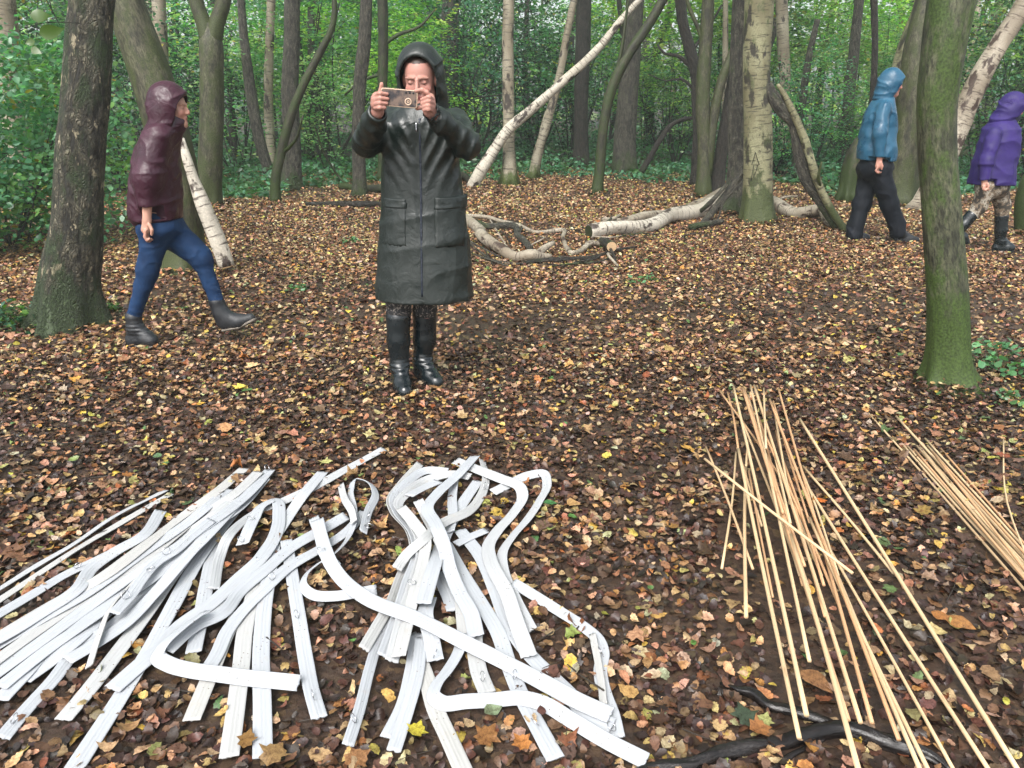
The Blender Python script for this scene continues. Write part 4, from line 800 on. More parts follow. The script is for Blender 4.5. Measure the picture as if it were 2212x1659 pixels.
# zip, pockets
def surf_y(x, z, F=f):     # front surface of the coat at x, z
    i = int((x - F.lo[0]) / F.h); k = int((z - F.lo[2]) / F.h); col = F.F[i, :, k]; j = np.nonzero(col < 0)[0]; return (F.lo[1] + j[0] * F.h) if len(j) else 0
def zline(x0, y0, x1, y1, n=26):
    out = []
    for t in np.linspace(0, 1, n):
        p = Dl(x0 + (x1 - x0) * t, y0 + (y1 - y0) * t, -.15); out.append((p[0], surf_y(p[0], p[2]), p[2]))
    return np.array(out)
L = zline(413, 385, 428, 1182, 40); ys = np.convolve(np.pad(L[:, 1], 3, mode='edge'), np.ones(7) / 7, 'valid'); L[:, 1] = ys - .002
obj('zip', tube_mesh('zip', L, [.0052] * len(L), M_NAVY, step=.02, sides=8), coat)
M_METAL = nt('ring_metal'); _b = NB(M_METAL[1]); _b.out((.62, .62, .64), .22, metal=1.0); M_METAL = M_METAL[0]
obj('zip_pull', tube_mesh('zip_pull', [Dl(414, 400, 0) * [1, 0, 1] + [0, surf_y(Dl(414, 400)[0], Dl(414, 400)[2]) - .012, 0], Dl(416, 440, 0) * [1, 0, 1] + [0, surf_y(Dl(416, 430)[0], Dl(416, 430)[2]) - .012, 0]], [.003, .004], M_METAL, step=.01, sides=6), coat)
def patch(name, x0, x1, y0, y1, th, n=18, bow=0.0):
    xs = np.linspace(x0, x1, n); zs = np.linspace(y0, y1, n); A = np.zeros((n, n, 3))
    for i, y in enumerate(zs):
        for j, x in enumerate(xs):
            yy = y + bow * math.sin(math.pi * (j / (n - 1))) * (i / (n - 1)); p = Dl(x, yy, -.12); A[i, j] = (p[0], surf_y(p[0], p[2]), p[2])
    for _ in range(2): A[1:-1, 1:-1, 1] = (A[:-2, 1:-1, 1] + A[2:, 1:-1, 1] + A[1:-1, :-2, 1] + A[1:-1, 2:, 1]) / 4
    u = np.linspace(-1, 1, n); e = np.minimum(1, (1 - np.maximum(np.abs(u)[:, None], np.abs(u)[None])) * 7); A[..., 1] -= th * e + .001
    i = np.arange(n - 1)[:, None]; j = np.arange(n - 1)[None]; F1 = np.stack([i * n + j, (i + 1) * n + j, (i + 1) * n + j + 1, i * n + j + 1], -1).reshape(-1, 4)
    Bk = A.copy(); Bk[..., 1] += .02; v = np.vstack([A.reshape(-1, 3), Bk.reshape(-1, 3)]); N = n * n; F2 = F1[:, ::-1] + N
    rim = [i for i in range(n)] + [i * n + n - 1 for i in range(1, n)] + [N - 2 - i for i in range(n - 1)] + [(n - 2 - i) * n for i in range(n - 2)]
    rim = np.array(rim); r2 = np.roll(rim, -1); F3 = np.stack([rim, r2, r2 + N, rim + N], -1)
    return obj(name, mesh_np(name, v, [F1, F2, F3], M_COAT), coat)
patch('pocket', 246, 358, 775, 958, .007); patch('pocket', 484, 616, 775, 962, .007)
patch('pocket_flap', 242, 360, 745, 790, .012, 12); patch('pocket_flap', 480, 622, 738, 796, .012, 12)
# hood
def hood(c, M, r, open_y, mat, fn=None, h=.005, neck=None, s=1.0, thick=.007, peak=0.0, low=-.2, ro=.085, zo=-.01, oe=-.03, amp=.006, tilt=.25, pk=.024, nz=1, flare=.98):
    c = np.array(c); Mi = M.T; w = lambda x, y, z: c + Mi @ np.array([x, y, z])
    f = Field(c - .24, c + .24, h); f.ell(w(0, .022, .022), np.array(r), .01, M); f.cone(w(0, .03, -.05), w(0, .045, -.15), r[0] * .95, r[0] * flare, .03)
    if peak: f.cone(w(-.04, open_y + .012, .088), w(.04, open_y + .012, .088), pk, pk, .03)
    if fn is not None: f.folds(fn)
    else: f.folds(lambda P: .003 * snoise(P * 1.0, 17, 26, 2) - amp * ridge((P - c) * [1, 1, 1.3], 18, 15))
    f.ell(w(0, .020, .016), np.array(r) - thick, .004, M, cut=True); f.cone(w(0, .03, -.05), w(0, .045, -.15), r[0] * .95 - thick, r[0] * flare - thick, .006, cut=True)
    n = Mi @ np.array([0, -1, .0]); [f.cone(w(0, open_y - .10, q), w(0, open_y + oe, q), ro, ro * .93, .008, cut=True) for q in (zo, zo - .03, zo - .06, zo - .09)[:nz]]
    n2 = Mi @ np.array([0, -1, -tilt]); f.half(w(0, open_y, 0), n2 / np.linalg.norm(n2), k=.006)
    f.half(w(0, 0, low), np.array([0, 0, -1]), k=.004)
    return f.mesh('hood', mat)
obj('hood', hood(HC, HM, (.119, .130, .145), -.058, M_COAT, low=-.155, ro=.086, zo=.012, oe=.0, amp=.008, thick=.012, nz=4, flare=1.05, tilt=.05), coat)
# leggings and boots
M_LEG = nt('speckled_leggings'); _b = NB(M_LEG[1]); _tc = _b.n('ShaderNodeTexCoord').outputs['Object']; _k = _b.ramp(_b.noise(_tc, 85, 5, .75), [(.55, 0.), (.59, 1.)]); _b.out(_b.mix(_k, (.012, .012, .014), (.32, .28, .24)), .7); M_LEG = M_LEG[0]
f = Field((-.2, -.1, .26), (.22, .26, .66), .006)
f.chain([Dl(322, 1130, .03), Dl(320, 1300, .0)], [.078, .062], .01); f.chain([Dl(440, 1130, .05), Dl(436, 1290, .09)], [.075, .060], .01)
f.folds(lambda P: .0025 * np.sin(P[:, 2] * 130 + 3 * snoise(P, 4, 14, 2))); f.half(Dl(0, 1292), np.array([0, 0, -1.]), k=.003); obj('leggings', f.mesh('leggings', M_LEG), root)
def boot(name, shaft, toe, mat, par, h=.005, sole=.012, rs=(.066, .060, .048), toe_r=.038, solem=None, seed=0):
    """shaft: list of points from top to ankle; toe: point over the toe (z of sole = its z)"""
    shaft = [np.array(p, float) for p in shaft]; toe = np.array(toe, float); A = shaft[-1]
    lo = np.minimum(np.min(shaft, 0), toe) - .10; hi = np.maximum(np.max(shaft, 0), toe) + .10; f = Field(lo, hi, h)
    f.chain(shaft, list(rs[:len(shaft)]), .02)
    d = toe - A; d[2] = 0; Lh = np.linalg.norm(d); d /= Lh; heel = A - d * .022; heel[2] = toe[2]; up = np.array([0, 0, 1.])
    if A[2] - toe[2] > .3: pass
    f.cone(A, heel + up * .045, rs[-1], .042, .02); f.chain([heel + up * .036, heel + d * .10 + up * .040, toe - d * .035 + up * .034], [.042, .046, toe_r], .02)
    f.cone(A + d * .02, heel + d * .13 + up * .045, .042, .036, .03)
    f.half(heel + up * .0, -up, k=.004)
    f.folds(lambda P: .0018 * snoise(P * [1, 1, 2], seed, 22, 3) + .002 * np.exp(-((P[:, 2] - A[2]) / .04) ** 2) * np.sin(P[:, 2] * 260))
    o = obj(name, f.mesh(name, mat), par)
    g = Field(lo, hi, h); g.chain([heel + up * .012, heel + d * .10 + up * .012, toe - d * .035 + up * .012], [.043, .041, toe_r + .005], .02); g.half(heel + up * .0, -up, k=.003); g.half(heel + up * .014, up, k=.003)
    obj('sole', g.mesh('sole', solem or mat), o); return o
b1 = boot('boot', [Dl(318, 1284, .0), Dl(318, 1380, .0), Dl(322, 1500, .0)], (*(Dl(352, 1600, -.19)[:2]), .0), M_RUB, root, seed=1)
b2 = boot('boot', [Dl(436, 1250, .10), Dl(436, 1380, .10), Dl(426, 1475, .10)], (*(Dl(505, 1560, -.04)[:2]), .0), M_RUB, root, seed=2)
tag(root, 'person in a long dark green hooded raincoat holding up a phone in both hands', 'person')
# phone
M_CASE = nt('phone_case'); _b = NB(M_CASE[1]); _b.out((.50, .36, .26), .4); M_CASE = M_CASE[0]
M_PBACK = nt('phone_back'); _b = NB(M_PBACK[1]); _tc = _b.n('ShaderNodeTexCoord').outputs['Object']
_c = _b.mix(_b.ramp(_b.noise(_tc, 26, 4), [(.42, 0.), (.58, 1.)]), (.020, .018, .022), (.13, .09, .07)); _b.out(_c, .3); M_PBACK = M_PBACK[0]
c4 = [D(243, 254, -.396), D(404, 268, -.396), D(403, 334, -.396), D(262, 322, -.396)]
cen = (D(322, 294, -.398)); ex = c4[1] - c4[0]; ex /= np.linalg.norm(ex); W_, H_ = .158, .074
ez = np.array([0, 0, 1.]) - ex * ex[2]; ez /= np.linalg.norm(ez); ez = ez * math.cos(R(8)) + np.cross(ex, ez) * 0 ; ey = np.cross(ez, ex); ey /= np.linalg.norm(ey)
def rbox(name, hx, hy, hz, r, mat, par, c=(0, 0, 0), frame=(ex, ey, ez), seg=5):
    out = []; 
    for sx, sz, a0 in ((1, 1, 0), (-1, 1, 90), (-1, -1, 180), (1, -1, 270)):
        for i in range(seg + 1): a = R(a0 + 90 * i / seg); out.append((sx * (hx - r) + r * math.cos(a), sz * (hz - r) + r * math.sin(a)))
    n = len(out); v = []
    for yy, sh_ in ((-hy, .0015), (-hy + .0015, 0), (hy - .0015, 0), (hy, .0015)):
        for x, z in out: q = (x * (1 - sh_ / hx), yy, z * (1 - sh_ / hz)); v.append(np.array(c) + q[0] * frame[0] + q[1] * frame[1] + q[2] * frame[2])
    i = np.arange(n); j = (i + 1) % n; fs = [np.stack([i + k * n, j + k * n, j + (k + 1) * n, i + (k + 1) * n], -1) for k in range(3)]
    return obj(name, mesh_np(name, np.array(v), [np.concatenate(fs), i[::-1][None], (i + 3 * n)[None]], mat, False), par)
ph = empty('phone', tuple(cen)); rbox('case', W_ / 2, .0052, H_ / 2, .011, M_CASE, ph); rbox('back_panel', W_ / 2 - .004, .0006, H_ / 2 - .004, .008, M_PBACK, ph, c=-ey * .0056)
def disc(name, x, z, ro, ri, mat, d=.0068):
    P = np.array([-ey * d + (x + math.cos(a) * (ro + ri) / 2) * ex + (z + math.sin(a) * (ro + ri) / 2) * ez for a in np.linspace(0, 6.2832, 25)])
    v, f_, b_ = tube_np(P, [max((ro - ri) / 2, .001)] * 25, 6, cap=False); return obj(name, mesh_np(name, v, f_, mat), ph)
disc('round_motif', .040, -.012, .0155, .010, M_CASE); disc('round_motif', .040, -.012, .006, .003, M_CASE)
for i in range(3): disc('camera_lens', .030 + .0155 * i, .0245, .0045, .0, M_LINE)
tag(ph, 'phone in a tan case with a dark patterned back held up in both hands', 'phone')

# ================= walkers
def walker(Y, crop, label, hd, hdM, hs, body, cloth):
    pass
M_MAROON = m_cloth('wet_maroon_jacket', (.026, .005, .012), (.042, .008, .020), (.30, .55), 16, .8, .012, spec=.45)
M_JEANS = m_cloth('blue_jeans', (.006, .020, .058), (.011, .036, .095), (.6, .8), 20, .6, .006, spec=.2)
M_BOOTD = m_cloth('dark_leather_boot', (.008, .009, .012), (.018, .020, .023), (.35, .6), 30, .5, .004)
M_SOLE = m_cloth('pale_sole', (.20, .18, .15), (.13, .11, .09), (.6, .8))
M_BLACKT = m_cloth('black_trousers', (.003, .0045, .008), (.006, .008, .013), (.5, .75), 13, .7, .012, spec=.25)
M_TEAL = m_cloth('teal_jacket', (.013, .066, .122), (.020, .096, .165), (.25, .5), 12, .6, .012, spec=.5)
M_PURP = m_cloth('purple_jacket', (.014, .005, .080), (.022, .008, .115), (.6, .8), 14, .6, .010)
M_CAMO = nt('patterned_leggings'); _b = NB(M_CAMO[1]); _tc = _b.n('ShaderNodeTexCoord').outputs['Object']
_b.out(_b.ramp(_b.noise(_tc, 16, 4, .6), [(.36, (.035, .028, .022)), (.46, (.16, .12, .08)), (.54, (.30, .27, .22)), (.62, (.10, .08, .055))], 'CONSTANT'), .8); M_CAMO = M_CAMO[0]
M_NAVYC = m_cloth('navy_neck_tube', (.01, .012, .03), (.014, .018, .04), (.7, .8))

# --- maroon
YL = G(300, 742)[1]; E = lambda x, y, dy=0.: V(x * .4533, y * .4533, YL + dy)
b0 = E(800, 1600); root = empty('person', (b0[0], YL, 0)); O2 = np.array([b0[0], YL, 0]); El = lambda x, y, dy=0.: E(x, y, dy) - O2
HM2 = rot(R(92), R(4)); HC2 = El(820, 513, 0); hs = .90
f = Field(El(560, 1660) - [.16, .3, .03], El(1260, 400) + [0, .3, .05], .006); 
head(f, HC2, HM2, hs); f.cone(HC2 + [-.01, 0, -.1], El(775, 640), .052, .062, .02)
f.loft([(El(0, 1080)[2], El(765, 1080)[0], 0, .08, .10), (El(0, 900)[2], El(745, 900)[0], 0, .08, .10), (El(0, 700)[2], El(760, 700)[0], 0, .07, .10), (El(0, 630)[2], El(775, 630)[0], 0, .05, .06)], .03)
hip = El(770, 1090); A1 = [El(755, 680, -.11), El(702, 850, -.165), El(700, 1050, -.18)]
f.chain(A1, [.036, .034, .024], .02); f.chain([El(780, 680, .10), El(780, 850, .12), El(760, 930, .10)], [.036, .03, .025], .02)
rl = [El(745, 1100, -.05), El(705, 1290, -.05), El(640, 1500, -.05)]; fl_ = [El(800, 1100, .07), El(955, 1225, .07), El(1040, 1450, .07)]
f.chain(rl, [.062, .044, .030], .03); f.chain(fl_, [.062, .044, .030], .03)
f.cone(rl[2], El(644, 1590, -.05), .028, .02, .01); f.cone(fl_[2], El(1075, 1535, .07), .028, .02, .01)
def dl(fn, pts, r0, r1): f.chain([fn(*p) for p in pts], list(np.linspace(r0, r1, len(pts))), .004)
f.cone(El(700, 1050, -.18), El(694, 1095, -.185), .024, .027, .012, sq=.75)
for i, yy in enumerate((-.205, -.19, -.172, -.155)):
    dl(El, [(694 + 3 * i, 1098, yy), (690 + 5 * i, 1128 + 3 * i, yy), (700 + 5 * i, 1146 + 2 * (i % 3), yy + .004), (712 + 4 * i, 1138 + 3 * (i % 2), yy + .006)], .0098, .0078)
dl(El, [(712, 1072, -.2), (724, 1095, -.205), (722, 1118, -.2)], .011, .0085)
obj('body', f.mesh('body', M_SKIN, skin_col([(HC2, HM2, hs)], (.44, .24, .175))), root)
f = Field(El(560, 1120) - [.16, .32, .0], El(920, 560) + [0, .32, .04], .007); lv = []
for y, x0, x1, ay in [(1070, 650, 790, .12), (1040, 632, 858, .16), (1000, 620, 860, .165), (930, 622, 858, .165), (850, 630, 854, .160), (760, 644, 850, .155), (690, 664, 846, .155), (640, 690, 846, .145), (605, 718, 842, .11), (575, 745, 836, .08)]:
    a, b_ = El(x0, y), El(x1, y); lv.append((a[2], (a[0] + b_[0]) / 2, 0, (b_[0] - a[0]) / 2, ay))
f.loft(lv, .02)
f.chain([El(757, 650, -.11), El(702, 850, -.165), El(697, 975, -.175)], [.066, .070, .052], .05); f.half(El(697, 985, -.17), np.array([0, 0, -1.]), El(640, 1060, -.30), El(760, 900, -.115), .003)
f.loft([(El(0, 1085)[2], El(740, 1000)[0], 0, .09, .12), (El(0, 1000)[2], El(740, 1000)[0], 0, .09, .12)], .004, cut=True)
f.cone(HC2 + [-.01, 0, -.08], El(778, 640), .080, .10, .04); f.folds(lambda P: .003 * snoise(P, 5, 11, 3) - .006 * ridge(P * [1.1, .9, 1.0], 9, 22, 3))
jk = obj('jacket', f.mesh('jacket', M_MAROON), root); obj('hood', hood(HC2, HM2, (.112, .122, .130), -.060, M_MAROON, low=-.16, ro=.092, zo=-.02, thick=.011, amp=.009, tilt=.36, oe=-.015), jk)
f = Field(El(590, 1530) - [.16, .22, 0], El(1110, 1000) + [0, .24, .04], .006)
f.ell(El(762, 1075), (.135, .15, .115), .03); f.chain(rl, [.092, .060, .043], .04); f.chain(fl_, [.094, .060, .042], .04); f.cone(El(790, 1075, .05), fl_[1], .095, .062, .04)
f.folds(lambda P: .003 * snoise(P * [1, 1, 2], 6, 24, 3) - .005 * ridge(P * [.7, .8, 1.3], 7, 26, 2)); obj('jeans', f.mesh('jeans', M_JEANS), root)
bt = boot('boot', [El(636, 1512, -.05), El(640, 1560, -.05)], El(748, 1638, -.08) * [1, 1, 0], M_BOOTD, root, rs=(.050, .046), solem=M_SOLE, seed=5)
# forward foot, toe lifted
fa = El(1040, 1450, .07); f = Field(El(980, 1600, .07) - [.16, .1, .03], El(1250, 1400, .07) + [0, .1, .02], .005)
f.cone(El(1032, 1440, .07), El(1062, 1520, .07), .050, .050, .02); f.chain([El(1075, 1545, .07), El(1140, 1530, .07), El(1195, 1516, .07)], [.040, .040, .030], .03); f.cone(El(1055, 1490, .07), El(1130, 1530, .07), .044, .038, .03)
f.folds(lambda P: .002 * snoise(P, 8, 30, 3)); o = obj('boot', f.mesh('boot', M_BOOTD), root)
f = Field(El(980, 1620, .07) - [.16, .1, .03], El(1260, 1400, .07) + [0, .1, .02], .005); f.chain([El(1068, 1570, .07), El(1140, 1556, .07), El(1210, 1522, .07)], [.014, .014, .014], .01, sq=2.6); obj('sole', f.mesh('sole', M_SOLE), o)
tag(root, 'person in a wet maroon hooded jacket and blue jeans striding to the right', 'person')

# --- teal
YT = G(1890, 522)[1]; Tf = lambda x, y, dy=0.: V((x / 1.7467 + 1900) * .8848, y / 1.7467 * .8848, YT + dy)
b0 = Tf(420, 1020); root = empty('person', (b0[0], YT, 0)); O3 = np.array([b0[0], YT, 0]); Tl = lambda x, y, dy=0.: Tf(x, y, dy) - O3
HM3 = rot(R(78), R(6)); HC3 = Tl(486, 360, 0); hs = .96
f = Field(Tl(270, 1060) - [.16, .32, .05], Tl(630, 290) + [0, .32, .06], .0085)
head(f, HC3, HM3, hs); f.cone(HC3 + [-.02, 0, -.1], Tl(455, 440), .055, .065, .02)
f.loft([(Tl(0, 700)[2], Tl(415, 700)[0], 0, .12, .14), (Tl(0, 560)[2], Tl(420, 560)[0], 0, .11, .14), (Tl(0, 470)[2], Tl(440, 470)[0], 0, .07, .12), (Tl(0, 440)[2], Tl(460, 440)[0], 0, .05, .06)], .03)
aN = [Tl(450, 475, -.13), Tl(432, 570, -.21), Tl(432, 675, -.22)]; f.chain(aN, [.036, .034, .027], .02); f.chain([Tl(450, 475, .13), Tl(440, 570, .18), Tl(455, 630, .17)], [.036, .034, .03], .02)
r3 = [Tl(400, 720, .08), Tl(355, 870, .08), Tl(322, 1000, .08)]; f3 = [Tl(430, 720, -.08), Tl(478, 870, -.08), Tl(516, 990, -.08)]
f.chain(r3, [.07, .05, .036], .03); f.chain(f3, [.07, .05, .036], .03); f.cone(r3[2], Tl(325, 1022, .08), .036, .03, .01); f.cone(f3[2], Tl(525, 1015, -.08), .036, .03, .01)
f.cone(Tl(432, 680, -.22), Tl(427, 708, -.225), .03, .034, .012, sq=.7)
for i, yy in enumerate((-.255, -.235, -.215, -.195)): f.chain([Tl(424 + 2 * i, 712, yy), Tl(416 + 3 * i, 728, yy), Tl(424 + 3 * i, 737, yy), Tl(430 + 3 * i, 734, yy)], [.011, .011, .010, .009], .004)
f.chain([Tl(438, 692, -.24), Tl(444, 708, -.25), Tl(441, 722, -.25)], [.013, .012, .010], .005)
obj('body', f.mesh('body', M_SKIN, skin_col([(HC3, HM3, hs)], (.42, .21, .16))), root)
f = Field(Tl(310, 720) - [.16, .36, 0], Tl(530, 400) + [0, .36, .05], .010); lv = []
for y, x0, x1, ay in [(684, 337, 492, .20), (640, 338, 496, .20), (600, 346, 498, .18), (550, 355, 499, .175), (500, 366, 499, .175), (460, 384, 498, .165), (435, 402, 495, .14), (410, 425, 492, .10)]:
    a, b_ = Tl(x0, y), Tl(x1, y); lv.append((a[2], (a[0] + b_[0]) / 2, 0, (b_[0] - a[0]) / 2, ay))
f.loft(lv, .02); f.chain([Tl(450, 458, -.145), Tl(432, 570, -.22), Tl(432, 665, -.22)], [.074, .066, .054], .03); f.chain([Tl(450, 455, .14), Tl(440, 570, .21), Tl(468, 660, .19)], [.085, .075, .055], .035)
f.half(Tl(432, 672, -.22), np.array([0, 0, -1.]), Tl(390, 740, -.36), Tl(480, 600, -.14), .003)
f.folds(lambda P: .005 * snoise(P, 15, 9, 3) - .014 * ridge(P * [.8, .8, 1.1], 19, 11, 3))
jk = obj('jacket', f.mesh('jacket', M_TEAL), root); obj('hood', hood(HC3, HM3, (.118, .134, .150), -.078, M_TEAL, h=.006, low=-.15, ro=.092, zo=-.02, thick=.015, peak=1, amp=.010, tilt=.42, oe=-.02, pk=.014), jk)
f = Field(Tl(270, 1050) - [.16, .26, .02], Tl(570, 660) + [0, .26, .04], .010)
f.ell(Tl(415, 715), (.19, .18, .15), .03); f.chain(r3, [.115, .092, .095], .04); f.chain(f3, [.115, .092, .095], .04); f.half(Tl(0, 1018), np.array([0, 0, -1.]), k=.004)
f.folds(lambda P: .008 * snoise(P * [1, 1, .6], 16, 12, 3) - .016 * ridge(P * [.9, .9, .6], 29, 14, 3)); obj('trousers', f.mesh('trousers', M_BLACKT), root)
boot('boot', [Tl(322, 985, .08), Tl(322, 1005, .08)], Tl(388, 1032, .06) * [1, 1, 0], M_BOOTD, root, h=.008, rs=(.05, .05), seed=6)
boot('boot', [Tl(520, 985, -.08), Tl(524, 1000, -.08)], Tl(602, 1012, -.1) * [1, 1, 0], M_BOOTD, root, h=.008, rs=(.05, .05), seed=7)
tag(root, 'person in a teal hooded jacket and loose black trousers walking away to the right', 'person')

# --- purple
YP = G(2175, 545)[1]; Pf = lambda x, y, dy=0.: V((x / 1.7467 + 1900) * .8848, y / 1.7467 * .8848, YP + dy)
b0 = Pf(900, 1060); root = empty('person', (b0[0], YP, 0)); O4 = np.array([b0[0], YP, 0]); Pl = lambda x, y, dy=0.: Pf(x, y, dy) - O4
HM4 = rot(R(80), R(16)); HC4 = Pl(1002, 462, 0); hs = .93
f = Field(Pl(740, 1100) - [.16, .32, .05], Pl(1120, 380) + [0, .32, .06], .0085)
head(f, HC4, HM4, hs); f.cone(HC4 + [-.02, 0, -.1], Pl(960, 550), .052, .062, .02)
f.loft([(Pl(0, 800)[2], Pl(910, 800)[0], 0, .11, .13), (Pl(0, 640)[2], Pl(930, 640)[0], 0, .10, .13), (Pl(0, 590)[2], Pl(945, 590)[0], 0, .06, .10), (Pl(0, 550)[2], Pl(960, 550)[0], 0, .05, .05)], .03)
f.chain([Pl(925, 590, -.13), Pl(890, 680, -.195), Pl(880, 772, -.21)], [.034, .032, .025], .02); f.chain([Pl(955, 590, .12), Pl(990, 680, .17), Pl(1040, 735, .18)], [.034, .03, .025], .02)
r4 = [Pl(890, 800, -.06), Pl(858, 880, -.06), Pl(790, 960, -.06)]; f4_ = [Pl(935, 800, .06), Pl(958, 880, .06), Pl(945, 1030, .06)]
f.chain(r4, [.065, .048, .030], .03); f.chain(f4_, [.065, .048, .030], .03)
f.cone(Pl(880, 772, -.21), Pl(879, 792, -.215), .027, .031, .012, sq=.7)
for i, yy in enumerate((-.245, -.228, -.21, -.192)): f.chain([Pl(876 + 3 * i, 795, yy), Pl(874 + 4 * i, 806, yy), Pl(882 + 4 * i, 811, yy), Pl(890 + 3 * i, 807, yy)], [.011, .011, .010, .009], .004)
f.chain([Pl(892, 782, -.24), Pl(897, 794, -.245), Pl(894, 803, -.245)], [.012, .011, .009], .005)
obj('body', f.mesh('body', M_SKIN, skin_col([(HC4, HM4, hs)], (.44, .24, .18))), root)
f = Field(Pl(790, 830) - [.16, .36, 0], Pl(1100, 500) + [0, .36, .05], .009); lv = []
for y, x0, x1, ay in [(785, 819, 1003, .19), (740, 827, 1003, .19), (690, 842, 1003, .18), (640, 856, 1014, .18), (590, 868, 1024, .185), (550, 880, 1020, .17), (525, 905, 1010, .12), (505, 930, 1005, .08)]:
    a, b_ = Pl(x0, y), Pl(x1, y); lv.append((a[2], (a[0] + b_[0]) / 2, 0, (b_[0] - a[0]) / 2, ay))
f.loft(lv, .02); f.chain([Pl(922, 570, -.16), Pl(888, 680, -.20), Pl(880, 760, -.21)], [.072, .068, .052], .035); f.chain([Pl(960, 570, .16), Pl(1000, 680, .19), Pl(1045, 735, .18)], [.07, .065, .05], .035)
f.half(Pl(880, 768, -.21), np.array([0, 0, -1.]), Pl(840, 830, -.34), Pl(930, 700, -.14), .003)
f.folds(lambda P: .004 * snoise(P, 25, 10, 3) - .012 * ridge(P * [.8, .8, 1.2], 39, 12, 3))
jk = obj('jacket', f.mesh('jacket', M_PURP), root); obj('hood', hood(HC4, HM4, (.116, .130, .138), -.085, M_PURP, h=.006, low=-.14, ro=.092, zo=-.02, thick=.015, peak=1, amp=.012, tilt=.6, oe=-.03, pk=.016), jk)
f = Field(HC4 - .2, HC4 + .16, .007); f.cone(HC4 + HM4.T @ np.array([0, -.035, -.075]), HC4 + HM4.T @ np.array([0, .0, -.15]), .068, .08, .02); obj('neck_tube', f.mesh('neck_tube', M_NAVYC), root)
f = Field(Pl(780, 1000) - [.16, .24, .02], Pl(1030, 770) + [0, .24, .04], .009)
f.ell(Pl(912, 795), (.16, .16, .12), .03); f.chain([r4[0], r4[1], r4[1] * .3 + r4[2] * .7], [.10, .068, .055], .04); f.chain([f4_[0], f4_[1], Pl(950, 935, .06)], [.10, .070, .06], .04); obj('leggings', f.mesh('leggings', M_CAMO), root)
boot('boot', [Pl(952, 925, .06), Pl(950, 980, .06), Pl(946, 1030, .06)], Pl(1004, 1072, .02) * [1, 1, 0], M_RUB, root, h=.008, seed=8)
f = Field(Pl(720, 1020) - [.16, .24, .04], Pl(850, 880) + [0, .24, .04], .008); f.chain([Pl(824, 918, -.06), Pl(790, 958, -.06), Pl(768, 985, -.06)], [.062, .055, .045], .02); f.chain([Pl(768, 985, -.06), Pl(790, 1010, -.06), Pl(800, 1030, -.06)], [.042, .040, .036], .02); obj('boot', f.mesh('boot', M_RUB), root)
tag(root, 'person in a purple hooded jacket, patterned leggings and wellington boots at the right edge', 'person')
# ------------------------------------------------------------------ white straps, draped one over another
HM_C = .005; HX0, HY0 = -2.6, .8; HMAP = np.zeros((1100, 520), np.float32)      # height of what already lies there
def hidx(x, y): return np.clip(((x - HX0) / HM_C).astype(int), 0, HMAP.shape[0] - 1), np.clip(((y - HY0) / HM_C).astype(int), 0, HMAP.shape[1] - 1)
def Ac(x, y): return (x / 2.011) * .8848, (y / 2.011 + 1050) * .8848
def Bc(x, y): return (x / 2.011 + 700) * .8848, (y / 2.011 + 1050) * .8848
def m_strap():
    m, t = nt('white_canvas_strap'); b = NB(t); v = attr(b, 'bark'); tc = b.n('ShaderNodeTexCoord').outputs['Object']
    c = b.mix(b.noise(tc, 6, 3), (.33, .345, .365), (.38, .40, .425)); r = b.n('ShaderNodeObjectInfo').outputs['Random']; c = b.mix(b.ramp(r, [(.6, 0.), (1., .5)]), c, (.39, .365, .31))
    vo = b.n('ShaderNodeTexVoronoi', Scale=70.0, Randomness=1.0); b.l(tc, vo.inputs['Vector']); sp = b.ramp(vo.outputs['Distance'], [(.09, 1.), (.16, 0.)])
    gate = b.ramp(b.noise(tc, 9, 4, .7), [(.53, 0.), (.60, 1.)]); k = b.math('MULTIPLY', sp, gate); c = b.mix(k, c, (.10, .075, .05))
    sm = b.ramp(b.noise(tc, 22, 5, .7), [(.60, 0.), (.78, .35)]); c = b.mix(sm, c, (.36, .29, .21))
    wv = b.noise(b.mapping(v, (900, 900, 900)), 1.0, 1); b.out(c, .75, b.bump(b.math('ADD', wv, b.noise(tc, 45, 3)), .25, .002), spec=.25); return m
M_STRAP = m_strap()
PROF = [(-1, .10), (-.93, .34), (-.60, .16), (-.30, .18), (-.12, .45), (-.02, .12), (.10, .48), (.34, .16), (.66, .16), (.93, .32), (1, .10)]
